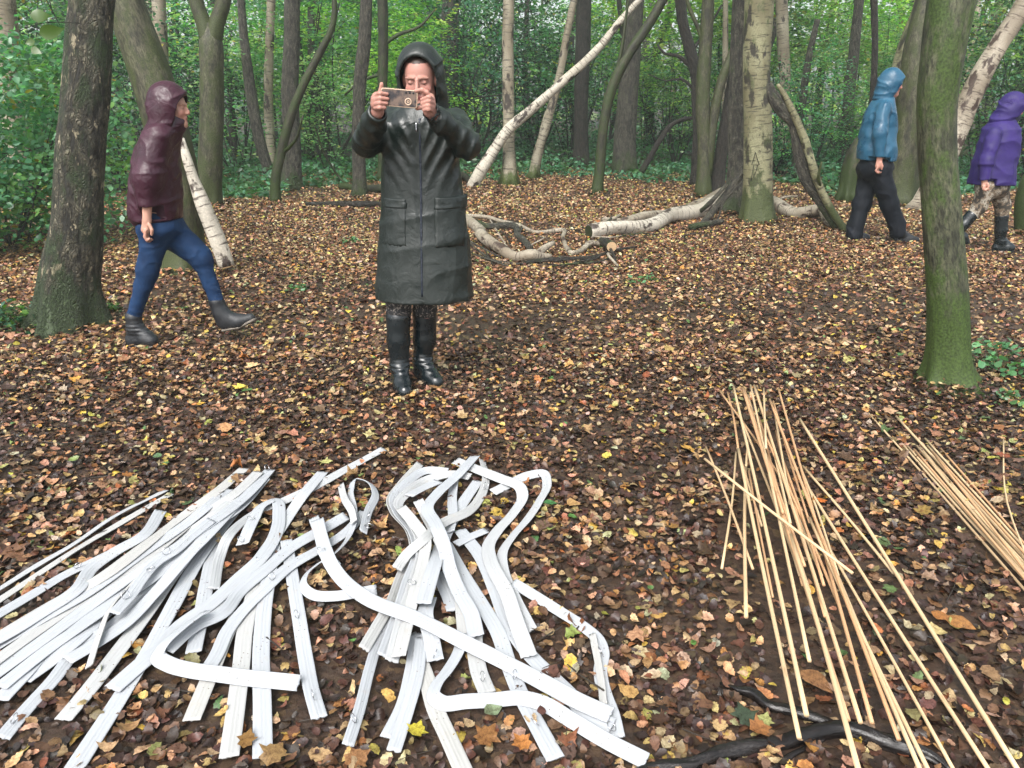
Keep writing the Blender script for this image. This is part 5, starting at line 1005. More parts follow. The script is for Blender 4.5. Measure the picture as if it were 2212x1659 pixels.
def strap(label, crop, pts, w=62, tilt=0, ring=(), lift=0.0, seed=None):
    """pts: crop x, y[, roll in degrees]; w in crop pixels at the middle"""
    seed = seed or len(bpy.data.objects); g = np.random.default_rng(seed)
    P = np.array([[*G(*crop(p[0], p[1]), .02 + lift), (p[2] if len(p) > 2 else tilt)] for p in pts], float)
    mid = P[len(P) // 2]; wid = min(max(pxm(mid[:3], w / 2.011 * .8848) * 1.06, .021), .047)
    Q = catmull(P, .012); n = len(Q); xy = Q[:, :2]; T0 = np.gradient(xy, axis=0); L0 = np.linalg.norm(T0, axis=1) + 1e-9; sg = -1.0 if np.mean(-T0[:, 0] / L0) < 0 else 1.0; roll = np.radians(Q[:, 3] * sg * .7 + 6 * snoise(np.arange(n)[:, None] * .012, seed, 9, 2))
    hw = wid / 2; xy0 = xy.copy()
    for it in range(3):
        T = np.gradient(xy, axis=0); T /= np.linalg.norm(T, axis=1)[:, None] + 1e-9; S = np.stack([T[:, 1], -T[:, 0]], -1); foot = np.zeros(n)
        for u in np.linspace(-.85, .85, 9):
            q = xy + S * (u * hw * np.abs(np.cos(roll)))[:, None]; foot = np.maximum(foot, HMAP[hidx(q[:, 0], q[:, 1])])
        need = foot + .012 * (foot < .005) + .0022 + hw * np.abs(np.sin(roll)) * .9; z = need.copy()
        for _ in range(8): z = np.maximum(need - .002, np.convolve(np.pad(z, 3, mode='edge'), np.ones(7) / 7, 'valid'))
        for _ in range(5): z = np.convolve(np.pad(z, 2, mode='edge'), np.ones(5) / 5, 'valid')
        xy = xy0 * ((CAMH - z) / (CAMH - .02 - lift))[:, None]
    C = np.stack([xy[:, 0], xy[:, 1], z], -1); T3 = np.gradient(C, axis=0); T3 /= np.linalg.norm(T3, axis=1)[:, None]
    S3 = np.stack([S[:, 0], S[:, 1], np.zeros(n)], -1); N3 = np.cross(S3, T3); N3 *= np.sign(N3[:, 2:3] + 1e-9)
    Sr = S3 * np.cos(roll)[:, None] + N3 * np.sin(roll)[:, None]; Nr = -S3 * np.sin(roll)[:, None] + N3 * np.cos(roll)[:, None]
    th = .0058; fl = 1 + .25 * snoise(np.arange(n)[:, None] * .012, seed + 7, 8, 2)
    top = [C + Sr * (u * hw) + Nr * (h * th * fl)[:, None] for u, h in PROF]; bot = [C + Sr * (u * hw * .97) - Nr * (.0012 + .0018 * (1 - u * u)) for u, h in PROF[::-1]]
    ring_ = np.stack(top + bot, 1); K = ring_.shape[1]; ends = snoise(np.arange(K)[:, None] * .5, seed + 2, 3, 1) * .0015
    ring_[0] -= T3[0] * ends[:, None]; ring_[-1] += T3[-1] * ends[:, None]
    o0 = C[n // 2].copy(); o0[2] = 0; i = np.arange(n - 1)[:, None]; j = np.arange(K)[None]; j2 = (j + 1) % K
    f = np.stack([i * K + j, (i + 1) * K + j, (i + 1) * K + j2, i * K + j2], -1).reshape(-1, 4); s = np.repeat(np.arange(n) * .012, K)
    bark = np.stack([np.tile(np.arange(K) / K, n) * wid, np.zeros(n * K), s], -1)
    caps = [np.array([[0 * K + a, 0 * K + a + 1, K - 2 - a, K - 1 - a]]) for a in range(K // 2 - 1)] + [np.array([[(n - 1) * K + a, (n - 1) * K + K - 1 - a, (n - 1) * K + K - 2 - a, (n - 1) * K + a + 1]]) for a in range(K // 2 - 1)]
    root = empty('strap', tuple(o0)); obj('webbing', mesh_np('webbing', ring_.reshape(-1, 3) - o0, [f] + caps, M_STRAP, True, {'bark': bark}), root)
    for u in np.linspace(-1, 1, 11):
        q = xy + S * (u * hw * np.abs(np.cos(roll)))[:, None]; a, b_ = hidx(q[:, 0], q[:, 1]); np.maximum.at(HMAP, (a, b_), (z + .0035 + hw * np.abs(np.sin(roll))).astype(np.float32))
    for t in ring:
        k = int(t * (n - 1)); c = C[k] + Nr[k] * .006 + Sr[k] * hw * .1; r = .0125; ax = T3[k] * .9 + Sr[k] * g.normal() * .3; ax /= np.linalg.norm(ax); up = Nr[k] * (.55 + .3 * g.random()) + Sr[k] * g.normal() * .6
        up -= ax * (up @ ax); up /= np.linalg.norm(up); cc = c + up * r * .8
        P_ = np.array([cc + (ax * math.cos(a) + up * math.sin(a)) * r for a in np.linspace(0, 6.2832, 29)]) - o0
        v, f_, b_ = tube_np(P_, [.0011] * 29, 7, cap=False); obj('ring', mesh_np('ring', v, f_, M_METAL), root)
    tag(root, label, 'strap', 'white canvas straps'); return root
A_, B_ = Ac, Bc
# --- left heap, lowest first
strap('lower twin of the two narrow parallel straps above the left heap', A_, [(840, 312), (600, 452), (372, 588), (200, 700), (0, 832), (-200, 960)], 40)
strap('upper twin of the two narrow parallel straps above the left heap', A_, [(815, 295), (560, 425), (345, 570), (180, 665), (0, 778), (-200, 900)], 44, -20)
strap('thin folded white strap running low to the left edge beside a brown leaf', A_, [(700, 525), (470, 640), (330, 705), (170, 800), (0, 900), (-180, 1010)], 44, 35, ring=(.4,))
strap('short upright white strap standing lowest in the gap left of centre', A_, [(1070, 470), (1040, 620), (1010, 780), (985, 930), (950, 1092)], 66)
strap('white strap hanging straight down behind the folded end, left of the pair', A_, [(1175, 890), (1110, 1010), (1050, 1160), (1000, 1280), (940, 1425)], 76)
strap('left strap of the side by side pair ending at the bottom', A_, [(1290, 640), (1240, 820), (1200, 1000), (1185, 1150), (1160, 1350), (1125, 1605)], 84, ring=(.02,))
strap('right strap of the side by side pair ending at the bottom', A_, [(1345, 560), (1320, 720), (1295, 900), (1282, 1100), (1288, 1350), (1290, 1605)], 78)
strap('ringed strap slanting down right, standing alone right of the pair', A_, [(1405, 540), (1432, 700), (1465, 900), (1505, 1150), (1530, 1280), (1568, 1412)], 70, ring=(.52, .93))
strap('wide white strap reaching the bottom edge from the middle of the left heap', A_, [(1290, 240), (1120, 440), (960, 660), (840, 880), (700, 1130), (560, 1360), (340, 1700)], 92)
strap('white strap second from the bottom edge in the left heap', A_, [(1180, 340), (1000, 520), (860, 700), (720, 900), (570, 1100), (440, 1270), (310, 1422)], 82)
strap('curled narrow strap with a ring at its lower left end', A_, [(1080, 455), (950, 520), (860, 650), (700, 820), (550, 960), (400, 1060), (250, 1240), (130, 1370), (10, 1512)], 58, 25, ring=(.96,))
strap('flat strap of the left heap with a broad end above the ringed one', A_, [(1100, 400), (900, 560), (700, 730), (560, 860), (390, 1020), (230, 1150), (120, 1230)], 80)
strap('white strap whose square end pokes out lowest at the left edge', A_, [(1000, 480), (760, 680), (500, 880), (250, 1060), (100, 1220), (0, 1325)], 84)
strap('flat wide strap of the left heap ending under the square end', A_, [(1300, 240), (1150, 400), (960, 520), (780, 700), (520, 880), (230, 1080), (0, 1262)], 76)
strap('white strap filling the lower flank of the left heap, ending above the second strap', A_, [(1220, 300), (1060, 470), (900, 640), (760, 800), (600, 960), (450, 1060), (330, 1130)], 78)
strap('white strap under the ridge of the left heap, running off the left edge', A_, [(1240, 260), (1020, 440), (800, 600), (560, 770), (300, 960), (60, 1130), (-90, 1240)], 76)
strap('white strap beside the ridge of the left heap, its top end hidden', A_, [(1000, 400), (820, 530), (620, 690), (400, 860), (160, 1030), (-80, 1190)], 74)
strap('wide strap running through the middle of the left heap', A_, [(1325, 195), (1200, 330), (1000, 480), (750, 650), (480, 835), (240, 1010), (-60, 1225)], 80, ring=(.015,))
strap('strap along the centre ridge of the left heap', A_, [(1270, 205), (1150, 315), (950, 445), (700, 640), (480, 780), (220, 960), (-60, 1160)], 70)
strap('strap with a pointed tip above the middle of the left heap', A_, [(1120, 290), (900, 470), (680, 620), (430, 800), (200, 930), (-60, 1085)], 72)
strap('white strap with the highest pointed tip in the left heap', A_, [(1200, 188), (1080, 290), (900, 420), (700, 575), (480, 735), (250, 860), (-60, 1045)], 66)
strap('outer cream strap twisting along the upper side of the left heap', A_, [(790, 395), (700, 520), (560, 600), (450, 680), (380, 780), (200, 900), (0, 1020), (-120, 1080)], 64, 20)
strap('small twisted strap end in front of the left heap', A_, [(770, 640), (640, 760), (545, 870), (490, 1000), (438, 1160)], 40, 50)
strap('crumpled strap with rings lying on top of the left heap', A_, [(1040, 440), (940, 520), (860, 590), (780, 640), (690, 740), (650, 800), (560, 900)], 48, 30, ring=(.45, .62, .88))
strap('long strap end reaching farthest up right toward the black boots', A_, [(1885, 92), (1700, 192), (1520, 290), (1400, 345), (1250, 410), (1130, 510), (1080, 620), (1050, 778)], 44, 25)
strap('strap from the crossing under the long end, ending beside it', A_, [(1585, 205), (1480, 330), (1380, 480), (1290, 610), (1200, 740), (1080, 880), (960, 960)], 68)
strap('strap looping over the top of the pair with its fold to the right', A_, [(1190, 560), (1245, 440), (1290, 370), (1340, 345), (1370, 430), (1350, 520), (1270, 640), (1170, 730), (1040, 850), (880, 965), (780, 1075), (690, 1150), (550, 1272)], 66, 15, ring=(.01, .13))
strap('strap crossing the pair from upper right, its edge waving', A_, [(1700, 420), (1580, 490), (1440, 570), (1310, 680), (1180, 790), (1090, 900), (960, 960), (820, 1080)], 58, 35)
strap('pale strap crossing the pair just below the waving one', A_, [(1790, 400), (1700, 500), (1560, 590), (1420, 670), (1300, 780), (1190, 890), (1120, 980), (1060, 1110), (1010, 1190)], 60, 10, ring=(.55,))
strap('folded strap turning sharply and ending flat across the pair', A_, [(1010, 890), (880, 985), (800, 1060), (775, 1110), (830, 1150), (930, 1178), (1060, 1196), (1200, 1215), (1330, 1228), (1468, 1242)], 74, 38)
strap('strap rising to a narrow loop between the two heaps', A_, [(1540, 430), (1572, 520), (1590, 600), (1650, 670)], 52, 20)
strap('looped ringed strap standing between the two heaps', B_, [(375, 500), (400, 400), (435, 310), (385, 250), (345, 242), (315, 300), (330, 400), (325, 470), (280, 560), (215, 620), (150, 660), (95, 710), (82, 765), (140, 812), (240, 815), (340, 800), (440, 783)], 44, 55, ring=(.03, .07))
strap('small upright strap tip left of the narrow loop', B_, [(265, 268), (285, 340), (320, 400), (330, 450)], 36, 50)
# --- right heap
strap('thin bent strap corner at the top right of the right heap', B_, [(1012, 305), (1100, 262), (1180, 225), (1255, 212), (1278, 262), (1240, 350), (1180, 440), (1110, 520), (1060, 600), (1065, 700), (1120, 830), (1200, 985)], 50, 30)
strap('left white strap lying flat in the lower middle of the right heap', B_, [(600, 1000), (645, 1110), (690, 1230), (730, 1370), (790, 1500), (880, 1700)], 82)
strap('short strap pair member ending low left under the long diagonal', B_, [(640, 1000), (615, 1180), (570, 1360), (495, 1510)], 74)
strap('short wide strap end beside the low left pair, cut square', B_, [(660, 1020), (640, 1200), (590, 1380), (525, 1575)], 66, 15)
strap('narrow rolled strap with a ring reaching low on the left of the right heap', B_, [(600, 760), (520, 920), (450, 1040), (405, 1180), (360, 1360), (300, 1548)], 52, 35, ring=(.9,))
strap('strap with a leaf stuck on it, ending in the middle of the right heap', B_, [(800, 640), (850, 780), (915, 930), (925, 1080), (945, 1190), (985, 1290)], 78, ring=(.93,))
strap('outermost strap sweeping from the right heap to a sharp bend on the right', B_, [(1110, 748), (1220, 815), (1340, 890), (1450, 960), (1530, 1030), (1552, 1090), (1540, 1180), (1560, 1290), (1600, 1400), (1625, 1510)], 62, 15, ring=(.97, .6))
strap('thin strap hanging just left of the sharp bend on the right', B_, [(1500, 1000), (1525, 1120), (1545, 1240), (1555, 1350)], 32, 40)
strap('long strap running under the diagonal toward the bottom right bend', B_, [(850, 490), (950, 620), (1030, 800), (1090, 960), (1190, 1100), (1300, 1210), (1400, 1310), (1480, 1400), (1600, 1450)], 78)
strap('ringed flat strap ending low right of centre in the right heap', B_, [(780, 560), (860, 700), (960, 860), (1040, 1000), (1090, 1150), (1150, 1300), (1230, 1450), (1320, 1615)], 78, ring=(.90, .72))
strap('short strap showing in the gap under the right heap', B_, [(740, 700), (790, 800), (822, 885)], 70)
strap('leftmost band of the bunch of four narrow straps', B_, [(655, 165), (560, 270), (508, 350), (525, 410), (600, 500), (620, 600), (560, 720), (510, 850), (440, 970), (378, 1075)], 46, 45)
strap('second band of the bunch of four narrow straps', B_, [(790, 205), (690, 198), (590, 258), (525, 345), (545, 410), (620, 510), (640, 610), (590, 760), (530, 960), (475, 1110)], 50, 35)
strap('third band of the bunch of four narrow straps', B_, [(900, 230), (830, 215), (700, 240), (600, 300), (548, 360), (600, 440), (650, 530), (660, 620), (620, 760), (560, 950), (515, 1135)], 48, 30)
strap('rightmost band of the bunch of four narrow straps', B_, [(745, 250), (640, 300), (600, 322)], 50, 0)
strap('broad strap end closing the bunch of four narrow straps', B_, [(560, 380), (620, 450), (680, 540), (670, 640), (630, 780), (590, 950), (550, 1110)], 56, 20, ring=(.62,))
strap('wide strap with a frayed lower end and a dangling ring', B_, [(700, 820), (680, 900), (705, 1000), (730, 1130)], 84, ring=(.96,))
strap('wide strap falling from the crossing to a square end, centre left', B_, [(940, 250), (870, 350), (800, 470), (745, 600), (705, 730), (672, 850)], 84)
strap('upright strap tip standing in the middle of the right heap', B_, [(822, 250), (812, 340), (815, 420), (800, 500)], 48, 30)
strap('curved thin strap sweeping left from the top of the right heap', B_, [(960, 148), (978, 240), (955, 320), (890, 400), (770, 455), (670, 540), (590, 610), (540, 680)], 44, 45, ring=(.3,))
strap('short strap tag pointing right out of the crossing', B_, [(980, 492), (900, 525), (830, 560)], 44)
strap('strap with a pointed top left tip running down through the crossing', B_, [(645, 345), (690, 430), (740, 520), (800, 660), (850, 800), (860, 900), (870, 1010)], 54, 25)
strap('bent strap crossing the top and turning down at the right corner', B_, [(828, 150), (940, 195), (1050, 238), (1140, 275), (1158, 320), (1110, 410), (1030, 500), (990, 570), (1000, 640), (1080, 800), (1130, 950), (1190, 1110)], 66, 20)
strap('strap whose pointed tip rises highest over the right heap', B_, [(925, 128), (840, 220), (740, 310), (690, 380), (730, 460), (770, 560), (800, 680), (850, 800), (905, 900), (930, 1010)], 66, 10)
strap('strap wound into an open bend in front, running out to the bottom right', B_, [(868, 1000), (842, 1090), (785, 1185), (735, 1250), (722, 1310), (765, 1340), (880, 1332), (1020, 1325), (1150, 1315), (1240, 1335), (1400, 1425), (1560, 1520), (1765, 1625)], 72, 35)
strap('long strap lying diagonally over everything between the two heaps', B_, [(150, 440), (180, 560), (220, 660), (290, 750), (400, 830), (640, 925), (870, 1040), (1100, 1155), (1290, 1255), (1430, 1330), (1590, 1400)], 72, 22, ring=(.16,))

# --- loose leaves lying on the straps and bigger ones on the ground
def leaf(label, xy, s, col, kind, dz=.012, yaw=0., tilt=.1, onstrap=False):
    p = G(*xy, dz + .01)
    if onstrap: a, b_ = hidx(np.array([p[0]]), np.array([p[1]])); p = G(*xy, float(HMAP[a, b_][0]) + .008)
    else: p[2] = dz + .014
    acc = Acc(); g = np.random.default_rng(int(xy[0])); k = 1; add_leaves(acc, np.zeros((1, 3)), np.array([s]), np.array([[tilt, -tilt, 1.]]), np.array([col]), kind, fold=.35, curl=.25, yaw=np.array([[math.cos(R(yaw)), math.sin(R(yaw)), 0]]), g=g)
    o = obj('fallen_leaf', acc.mesh('fallen_leaf', M_LITTER), loc=tuple(p)); tag(o, label, 'leaf')
leaf('rust brown leaf lying on the diagonal strap near its lower end', B_(1215, 1222), .050, (.26, .11, .035), 'ovate', yaw=80, onstrap=True)
leaf('greenish brown leaf stuck beside a ring in the middle of the right heap', B_(945, 1250), .046, (.22, .18, .06), 'lobed', yaw=20, onstrap=True)
leaf('tan leaf scrap on the crossing at the top of the right heap', B_(885, 362), .032, (.32, .20, .07), 'ovate', yaw=10, onstrap=True)
leaf('small dark leaf on the upper part of the left heap', A_(1045, 440), .034, (.07, .05, .03), 'ovate', yaw=10, onstrap=True)
leaf('dark round leaf on the middle of the left heap', A_(825, 512), .026, (.06, .045, .03), 'ovate', yaw=30, onstrap=True)
leaf('small dark red leaf on the ringed flat strap', B_(1250, 1370), .030, (.10, .04, .03), 'ovate', yaw=100, onstrap=True)
leaf('bright green oval leaf right of the right heap', B_(1295, 362), .056, (.05, .17, .05), 'ovate', yaw=5)
leaf('tan curled leaf beside the bright green oval leaf', B_(1410, 365), .060, (.42, .26, .10), 'ovate', yaw=-20)
leaf('yellow leaf standing out at the foot of the right heap', B_(640, 1470), .050, (.48, .42, .04), 'lobed', yaw=70)
leaf('pale green round leaf in the open bend of the front strap', B_(1015, 1385), .052, (.20, .26, .15), 'ovate', yaw=30)
leaf('big orange brown crumpled leaf below the right heap', B_(985, 1500), .075, (.26, .12, .035), 'lobed', yaw=60)
leaf('orange leaf beside the big crumpled brown leaf', B_(1150, 1540), .055, (.42, .17, .04), 'lobed', yaw=130)
leaf('large tan leaf cut near the bottom left of the right heap', B_(350, 1610), .070, (.30, .15, .06), 'lobed', yaw=40)
leaf('broad yellow brown leaf at the bottom between the heaps', A_(1350, 1590), .070, (.26, .16, .06), 'lobed', yaw=75)
leaf('brown leaf tucked between the ends of the pair of straps', A_(1215, 1520), .060, (.24, .13, .035), 'lobed', yaw=90)
leaf('long tan leaf right of the rods, lying level', Cc(830, 415), .085, (.50, .32, .12), 'ovate', yaw=3)
leaf('large reddish tan leaf under the middle rods', Cc(670, 1300), .095, (.30, .15, .06), 'ovate', yaw=-50)
leaf('large cinnamon leaf pair member at the right, left one', Cc(1190, 1030), .060, (.36, .15, .035), 'ovate', yaw=-30)
leaf('large cinnamon leaf pair member at the right, right one', Cc(1270, 1055), .085, (.38, .18, .05), 'ovate', yaw=-25)
leaf('orange leaf right of the branch end near the bottom rods', Cc(435, 1500), .060, (.30, .13, .04), 'lobed', yaw=10)
leaf('yellow green leaf above the wet branch', Cc(455, 1460), .050, (.36, .38, .14), 'lobed', yaw=60)
leaf('dark green drooping leaf beside the wet branch end', Cc(370, 1440), .080, (.045, .07, .04), 'lobed', yaw=100)
leaf('bright orange red leaf between the rods at mid height', Cc(690, 548), .036, (.52, .14, .02), 'lobed', yaw=70)

# ------------------------------------------------------------------ wooden rods
M_ROD = nt('pale_wood_rod'); _b = NB(M_ROD[1]); _v = attr(_b, 'bark'); _r = _b.n('ShaderNodeObjectInfo').outputs['Random']
_g = _b.noise(_b.mapping(_v, (260, 260, 3)), 1.0, 4, .6); _c = _b.mix(_b.ramp(_r, [(.0, 0.), (.75, .25), (.8, .9), (1., 1.)]), (.56, .43, .26), (.48, .28, .15)); _c = _b.mix(_b.ramp(_g, [(.4, 0.), (.75, .5)]), _c, (.46, .28, .13))
_k = _b.ramp(_b.noise(_b.mapping(_v, (40, 40, 7)), 1.0, 3), [(.64, 0.), (.70, .6)]); _c = _b.mix(_k, _c, (.24, .13, .06)); _b.out(_c, .5, _b.bump(_g, .3, .001), spec=.4); M_ROD = M_ROD[0]
def rod(label, a, b_, w=15, lift=0., mid=None, group='loose wooden rods of the larger bundle'):
    """crop C coordinates; rests on what lies below, straight"""
    r = .0048 * (w / 15.0); pa, pb = G(*Cc(*a), .02 + lift), G(*Cc(*b_), .02 + lift)
    n = max(int(np.linalg.norm(pb - pa) / .01), 4); t = np.linspace(0, 1, n); L = pa[None] * (1 - t[:, None]) + pb[None] * t[:, None]
    q = HMAP[hidx(L[:, 0], L[:, 1])] + r + .019; best = None          # lowest straight line above all supports
    for s in np.linspace(-.10, .10, 41):
        c = np.max(q - s * t); m = c + s * .5
        if best is None or m < best[0]: best = (m, c, s)
    z = best[1] + best[2] * t; pa = G(*Cc(*a), z[0]); pb = G(*Cc(*b_), z[-1]); L = pa[None] * (1 - t[:, None]) + pb[None] * t[:, None]
    for o in (-r, 0, r):
        ii = hidx(L[:, 0] + o, L[:, 1]); np.maximum.at(HMAP, ii, (L[:, 2] + r * .7).astype(np.float32))
    P = [pa, (pa + pb) / 2 + np.array([random.gauss(0, .004), 0, .0]), pb]
    if mid is not None: P[1] = G(*Cc(*mid), (pa[2] + pb[2]) / 2)
    o0 = P[1].copy(); o = obj('wooden_rod', tube_mesh('wooden_rod', [p - o0 for p in P], [r, r, r], M_ROD, step=.15, sides=10, seed=len(bpy.data.objects)), loc=tuple(o0)); tag(o, label, 'rod', group)
DENSE = 'straight pale rod in the dense middle of the larger bundle'
# the wet branch carries some rods
for pl in ([(0, 1655), (150, 1640), (300, 1590), (480, 1560), (640, 1520), (780, 1500), (900, 1530), (1050, 1580), (1160, 1620)], [(340, 1335), (400, 1345), (470, 1400), (560, 1420), (660, 1450), (760, 1490)]):
    for i in range(len(pl) - 1):
        for t in np.linspace(0, 1, 30):
            p = G(*Cc(pl[i][0] * (1 - t) + pl[i + 1][0] * t, pl[i][1] * (1 - t) + pl[i + 1][1] * t)); ii = hidx(p[0] + np.linspace(-.012, .012, 6), np.full(6, p[1])); np.maximum.at(HMAP, ii, np.float32(.034))
for a, b_, w, lb in [
    ((335, 348), (276, 830), 14, 'short rod leaning left, its foot left of the whole bundle'), ((210, 325), (405, 832), 14, 'rod from the far left tip slanting down to the right'),
    ((385, 298), (376, 420), 14, 'stub of a rod end above the orange upright rod'), ((375, 410), (377, 1032), 18, 'orange upright rod standing out left of the bundle'),
    ((340, 330), (442, 655), 13, 'short rod parallel to the bundle ending above mid height'), ((388, 425), (488, 950), 12, 'thin rod ending alone in the gap left of the bundle'),
    ((300, 98), (345, 340), 16, 'rod end at the top left corner of the bundle'), ((265, 90), (610, 590), 14, 'rod with the leftmost top end of the bundle'),
    ((350, 190), (628, 925), 15, DENSE), ((430, 200), (612, 900), 15, DENSE), ((480, 300), (690, 860), 15, DENSE), ((450, 330), (640, 925), 15, DENSE), ((385, 110), (600, 860), 15, DENSE),
    ((500, 260), (705, 1030), 15, DENSE), ((470, 440), (640, 930), 15, DENSE), ((395, 160), (660, 1010), 15, DENSE), ((440, 240), (760, 975), 15, DENSE), ((530, 380), (700, 900), 15, DENSE), ((420, 90), (560, 640), 15, DENSE), ((370, 85), (530, 600), 15, DENSE), ((495, 180), (560, 560), 15, DENSE), ((462, 360), (620, 820), 15, DENSE),
    ((395, 68), (640, 1215), 16, 'rod ending a third of the way up, left of the orange foot'), ((345, 335), (598, 1535), 19, 'thick rod with the lowest left foot resting on the wet branch'),
    ((325, 75), (628, 1440), 18, 'rod second from the left whose foot touches the wet branch'), ((362, 80), (800, 1460), 19, 'rod with a reddish foot left of the three close feet'),
    ((410, 70), (852, 1470), 18, 'middle rod of the three close feet above the wet branch'), ((450, 82), (460, 330), 14, 'upright rod end in the top of the bundle'),
    ((510, 80), (900, 1472), 17, 'right rod of the three close feet above the wet branch'), ((560, 690), (850, 1690), 20, 'thick rod running out of the bottom edge left of the others'),
    ((475, 128), (1012, 1542), 17, 'reddish rod ending just above the wet branch on its right'), ((490, 135), (640, 640), 13, 'thin rod top end in the right of the bundle'), ((640, 620), (1145, 1690), 16, 'orange rod leaving the bottom edge between two pale ones'),
    ((720, 770), (1110, 1690), 16, 'pale rod leaving the bottom edge left of the orange one'), ((600, 400), (760, 860), 13, 'thin rod along the right side of the bundle'), ((690, 690), (1252, 1690), 14, 'thin rod leaving the bottom edge in the right hand gap'),
    ((612, 405), (990, 850), 15, 'rod crossing from the bundle to the longest right hand rod'), ((620, 470), (1400, 1690), 17, 'long rod running to the bottom edge second from the right'),
    ((600, 210), (1520, 1690), 19, 'longest thick rod running to the bottom right corner'), ((205, 375), (820, 850), 15, 'rod crossing over the whole bundle from left to right')]:
    rod(lb, a, b_, w)
G2 = 'wooden rods of the right hand bundle'; D2 = 'pale rod packed inside the right hand bundle'
for a, b_, w, lb in [((885, 185), (1640, 1040), 13, 'rod with the top end farthest left in the right hand bundle'), ((1018, 305), (1660, 1010), 14, D2), ((1045, 320), (1680, 1030), 14, D2), ((1085, 320), (1690, 1000), 14, D2),
                     ((1100, 328), (1700, 985), 14, D2), ((1130, 320), (1710, 970), 14, D2), ((1150, 345), (1700, 950), 14, D2), ((1110, 350), (1640, 960), 14, D2), ((1075, 335), (1630, 985), 14, D2), ((1135, 365), (1650, 1000), 14, D2), ((1165, 365), (1690, 1040), 14, D2), ((1000, 198), (1720, 1000), 17, 'thick rod whose top end rises highest in the right hand bundle'),
                     ((1120, 290), (1700, 930), 14, 'rod end second highest in the right hand bundle'), ((1185, 332), (1640, 850), 13, 'thin rod on the right side of the right hand bundle')]:
    rod(lb, a, b_, w, group=G2)
rod('curved thin rod standing alone at the right edge above the bundle', (1445, 290), (1560, 830), 10, mid=(1462, 560), group=G2)
# ------------------------------------------------------------------ leaf litter round everything that lies there
# bare trodden patches: fewer leaves
BARE = [(G(1290, 1240), .26, .32), (G(960, 1250), .22, .3), (G(640, 1450), .2, .3), (G(1500, 1330), .25, .2), (G(1350, 1000), .5, .15)]
def litter_density(x, y):
    P = np.stack([x, y], -1); d = 0.78 + 0.45 * snoise(P, 21, 1.6, 3)
    for c, r, k in BARE: d = d - k * np.exp(-((x - c[0]) ** 2 + (y - c[1]) ** 2) / (r * r))
    return np.clip(d, 0.04, 1.2)
PAL = np.array([(.030, .017, .012), (.054, .028, .018), (.084, .042, .026), (.135, .072, .040), (.22, .125, .066), (.37, .235, .125), (.49, .345, .19),
                (.44, .31, .11), (.50, .36, .07), (.36, .17, .055), (.20, .080, .030), (.28, .29, .09), (.08, .16, .05), (.42, .36, .23)])
def litter(acc, n, y0, y1, spread, smin, smax, w, kind, z0, tilt, lift):
    u = rng.random(n); y = np.sqrt(y0 ** 2 + (y1 ** 2 - y0 ** 2) * u); x = (rng.random(n) - .5) * 2 * (spread * y + (1.15 if y1 < 5 else .6))
    keep = rng.random(n) < litter_density(x, y); x, y = x[keep], y[keep]; n = len(x)
    ok = HMAP[hidx(x, y)] * ((x > HX0 + .01) & (x < HX0 + 5.48) & (y < HY0 + 2.58) & (y > HY0)) < .008; ok |= rng.random(n) < .05 * (z0 < .004); x, y = x[ok], y[ok]; n = len(x)
    for ox, oy in ((.022, 0), (-.022, 0), (0, .022), (0, -.022)) if smax > .05 and y1 < 5 else (): ok = HMAP[hidx(x + ox, y + oy)] * ((x > HX0 + .04) & (x < HX0 + 5.4) & (y < HY0 + 2.5)) < .008; ok |= rng.random(n) < .10; x, y = x[ok], y[ok]; n = len(x)
    z = gz(x, y) + z0 + rng.random(n) * lift
    for bx_, by_, br_ in BASES:
        dd = np.hypot(x - bx_, y - by_); z = z + .05 * np.exp(-(np.maximum(dd - br_, 0) / .10) ** 2) * (rng.random(n) ** .7)
    nr = np.stack([rng.normal(size=n) * tilt, rng.normal(size=n) * tilt, np.ones(n)], -1)
    ci = rng.choice(len(PAL), n, p=np.array(w) / sum(w)); col = PAL[ci] * (0.7 + 0.6 * rng.random((n, 1)))
    col *= 1 + 0.12 * rng.normal(size=(n, 3)).clip(-1.5, 1.5)
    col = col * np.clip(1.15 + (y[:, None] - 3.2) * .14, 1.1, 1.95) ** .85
    s = smin + (smax - smin) * rng.random(n) ** 1.8
    add_leaves(acc, np.stack([x, y, z], -1), s, nr, np.clip(col, .005, .8), kind, fold=.5, curl=.8)
WN = [10, 8, 4, 2, 1.0, .3, .1, .1, .05, .2, .4, .05, .04, .05]
WB = [4, 6, 8, 7, 5, 2.6, .4, .2, .15, .4, .8, .1, .08, .1]           # the brown under-layer
WT = [1.2, 2, 2.6, 3.2, 4.4, 4.6, 3.2, 1.3, .7, 1.2, 1.0, .5, .22, 1.1]  # the freshly fallen top layer
BASES = [(o.location.x, o.location.y, .16 + .05 * (o.location.y > 6)) for o in bpy.data.objects if o.get('category') == 'tree' and o.location.y < 15 and o.parent is None]
acc = Acc()
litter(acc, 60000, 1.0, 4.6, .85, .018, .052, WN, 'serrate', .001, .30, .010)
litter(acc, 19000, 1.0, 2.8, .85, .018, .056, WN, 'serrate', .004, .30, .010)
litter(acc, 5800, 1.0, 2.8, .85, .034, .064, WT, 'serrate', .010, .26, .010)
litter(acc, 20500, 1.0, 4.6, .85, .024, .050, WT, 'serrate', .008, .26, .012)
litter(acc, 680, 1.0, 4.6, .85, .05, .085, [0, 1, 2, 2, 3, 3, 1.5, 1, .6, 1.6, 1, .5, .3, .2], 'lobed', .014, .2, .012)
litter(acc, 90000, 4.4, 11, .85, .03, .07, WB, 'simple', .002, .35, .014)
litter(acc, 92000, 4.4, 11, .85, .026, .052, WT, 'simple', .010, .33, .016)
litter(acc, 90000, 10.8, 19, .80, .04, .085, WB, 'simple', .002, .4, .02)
litter(acc, 95000, 10.8, 19, .80, .035, .065, WT, 'simple', .012, .4, .02)
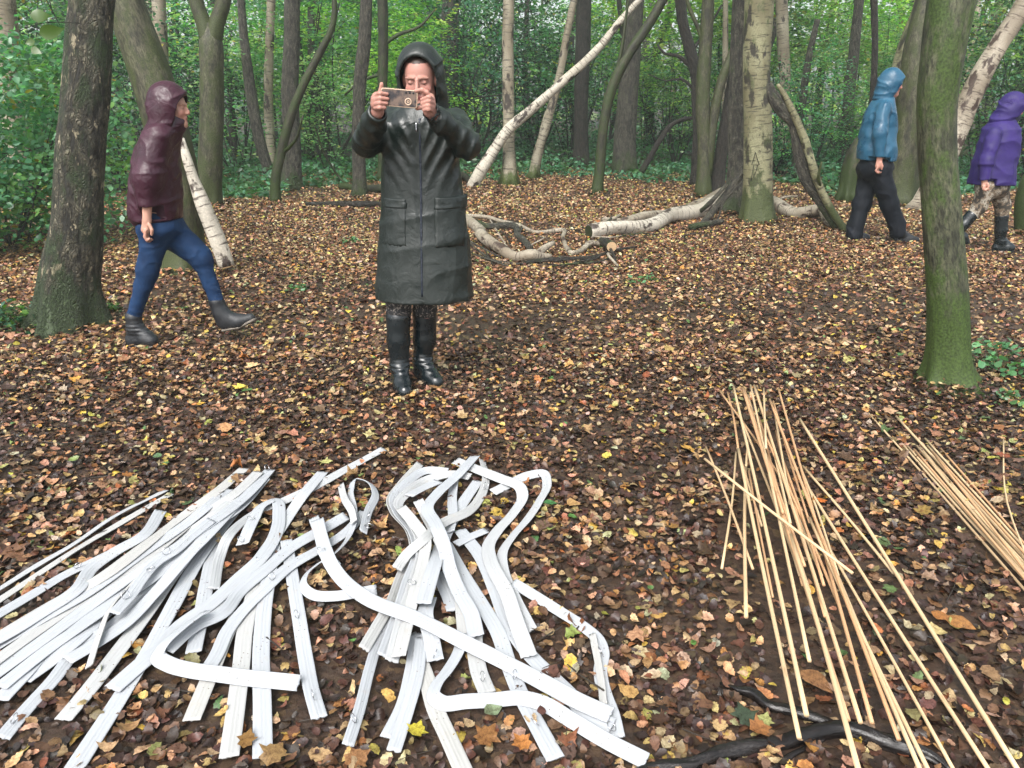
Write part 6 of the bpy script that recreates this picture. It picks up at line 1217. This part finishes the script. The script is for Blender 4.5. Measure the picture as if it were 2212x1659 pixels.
o = obj('leaf_litter', acc.mesh('leaf_litter', M_LITTER)); tag(o, 'wet brown, tan and yellow fallen leaves covering the woodland floor', 'leaf litter', kind='stuff')

# ------------------------------------------------------------------ small sticks among the leaves
n = 2600; y = np.sqrt(1.0 + (13.0 ** 2 - 1) * rng.random(n)); x = (rng.random(n) - .5) * 1.7 * y; L_ = .03 + .16 * rng.random(n) ** 2.2; r_ = .0009 + .0022 * rng.random(n) ** 2; a = rng.random(n) * 6.28
ok = HMAP[hidx(x, y)] < .008; x, y, L_, r_, a = x[ok], y[ok], L_[ok], r_[ok], a[ok]; n = len(x)
c = np.stack([x, y, gz(x, y) + .016 + .01 * rng.random(n)], -1); d = np.stack([np.cos(a), np.sin(a), .10 * rng.normal(size=n)], -1); s_ = np.stack([-np.sin(a), np.cos(a), np.zeros(n)], -1); up = np.array([0, 0, 1.])
V_ = []
for t, bend in ((-.5, 0), (0, .08), (.5, 0)):
    m_ = c + d * (L_ * t)[:, None] + s_ * (L_ * bend * rng.normal(size=n))[:, None]
    for q in range(3): V_.append(m_ + (s_ * math.cos(q * 2.094) + up * math.sin(q * 2.094)) * (r_ * (1.2 - .5 * (t + .5)))[:, None])
V_ = np.stack(V_, 1); b0_ = (np.arange(n) * 9)[:, None]; fs = [b0_ + np.array([k * 3 + q, k * 3 + (q + 1) % 3, k * 3 + 3 + (q + 1) % 3, k * 3 + 3 + q]) for k in (0, 1) for q in range(3)]
bk = np.repeat(np.stack([x, y, x + y], -1), 9, 0)
o = obj('stick_litter', mesh_np('stick_litter', V_.reshape(-1, 3), [np.concatenate(fs)], B_DARK, True, {'bark': bk})); tag(o, 'scattered tiny sticks among the fallen leaves', 'stick litter', kind='stuff')
# ------------------------------------------------------------------ damp air
m, t = nt('haze_air'); pv = t.nodes.new('ShaderNodeVolumePrincipled'); mo = t.nodes.new('ShaderNodeOutputMaterial')
pv.inputs['Density'].default_value = .0028; pv.inputs['Color'].default_value = (.80, .90, .86, 1); pv.inputs['Anisotropy'].default_value = .2; t.links.new(pv.outputs[0], mo.inputs['Volume'])
me = bpy.data.meshes.new('haze'); _x0, _x1, _y0, _y1, _z0, _z1 = -100, 100, -10, 120, -2.5, 17.5
vv = [(x, y, z) for x in (_x0, _x1) for y in (_y0, _y1) for z in (_z0, _z1)]
me.from_pydata(vv, [], [(0, 1, 3, 2), (4, 6, 7, 5), (0, 4, 5, 1), (2, 3, 7, 6), (0, 2, 6, 4), (1, 5, 7, 3)]); me.materials.append(m)
o = obj('haze', me); tag(o, 'thin damp haze hanging in the wood', 'haze', kind='stuff')
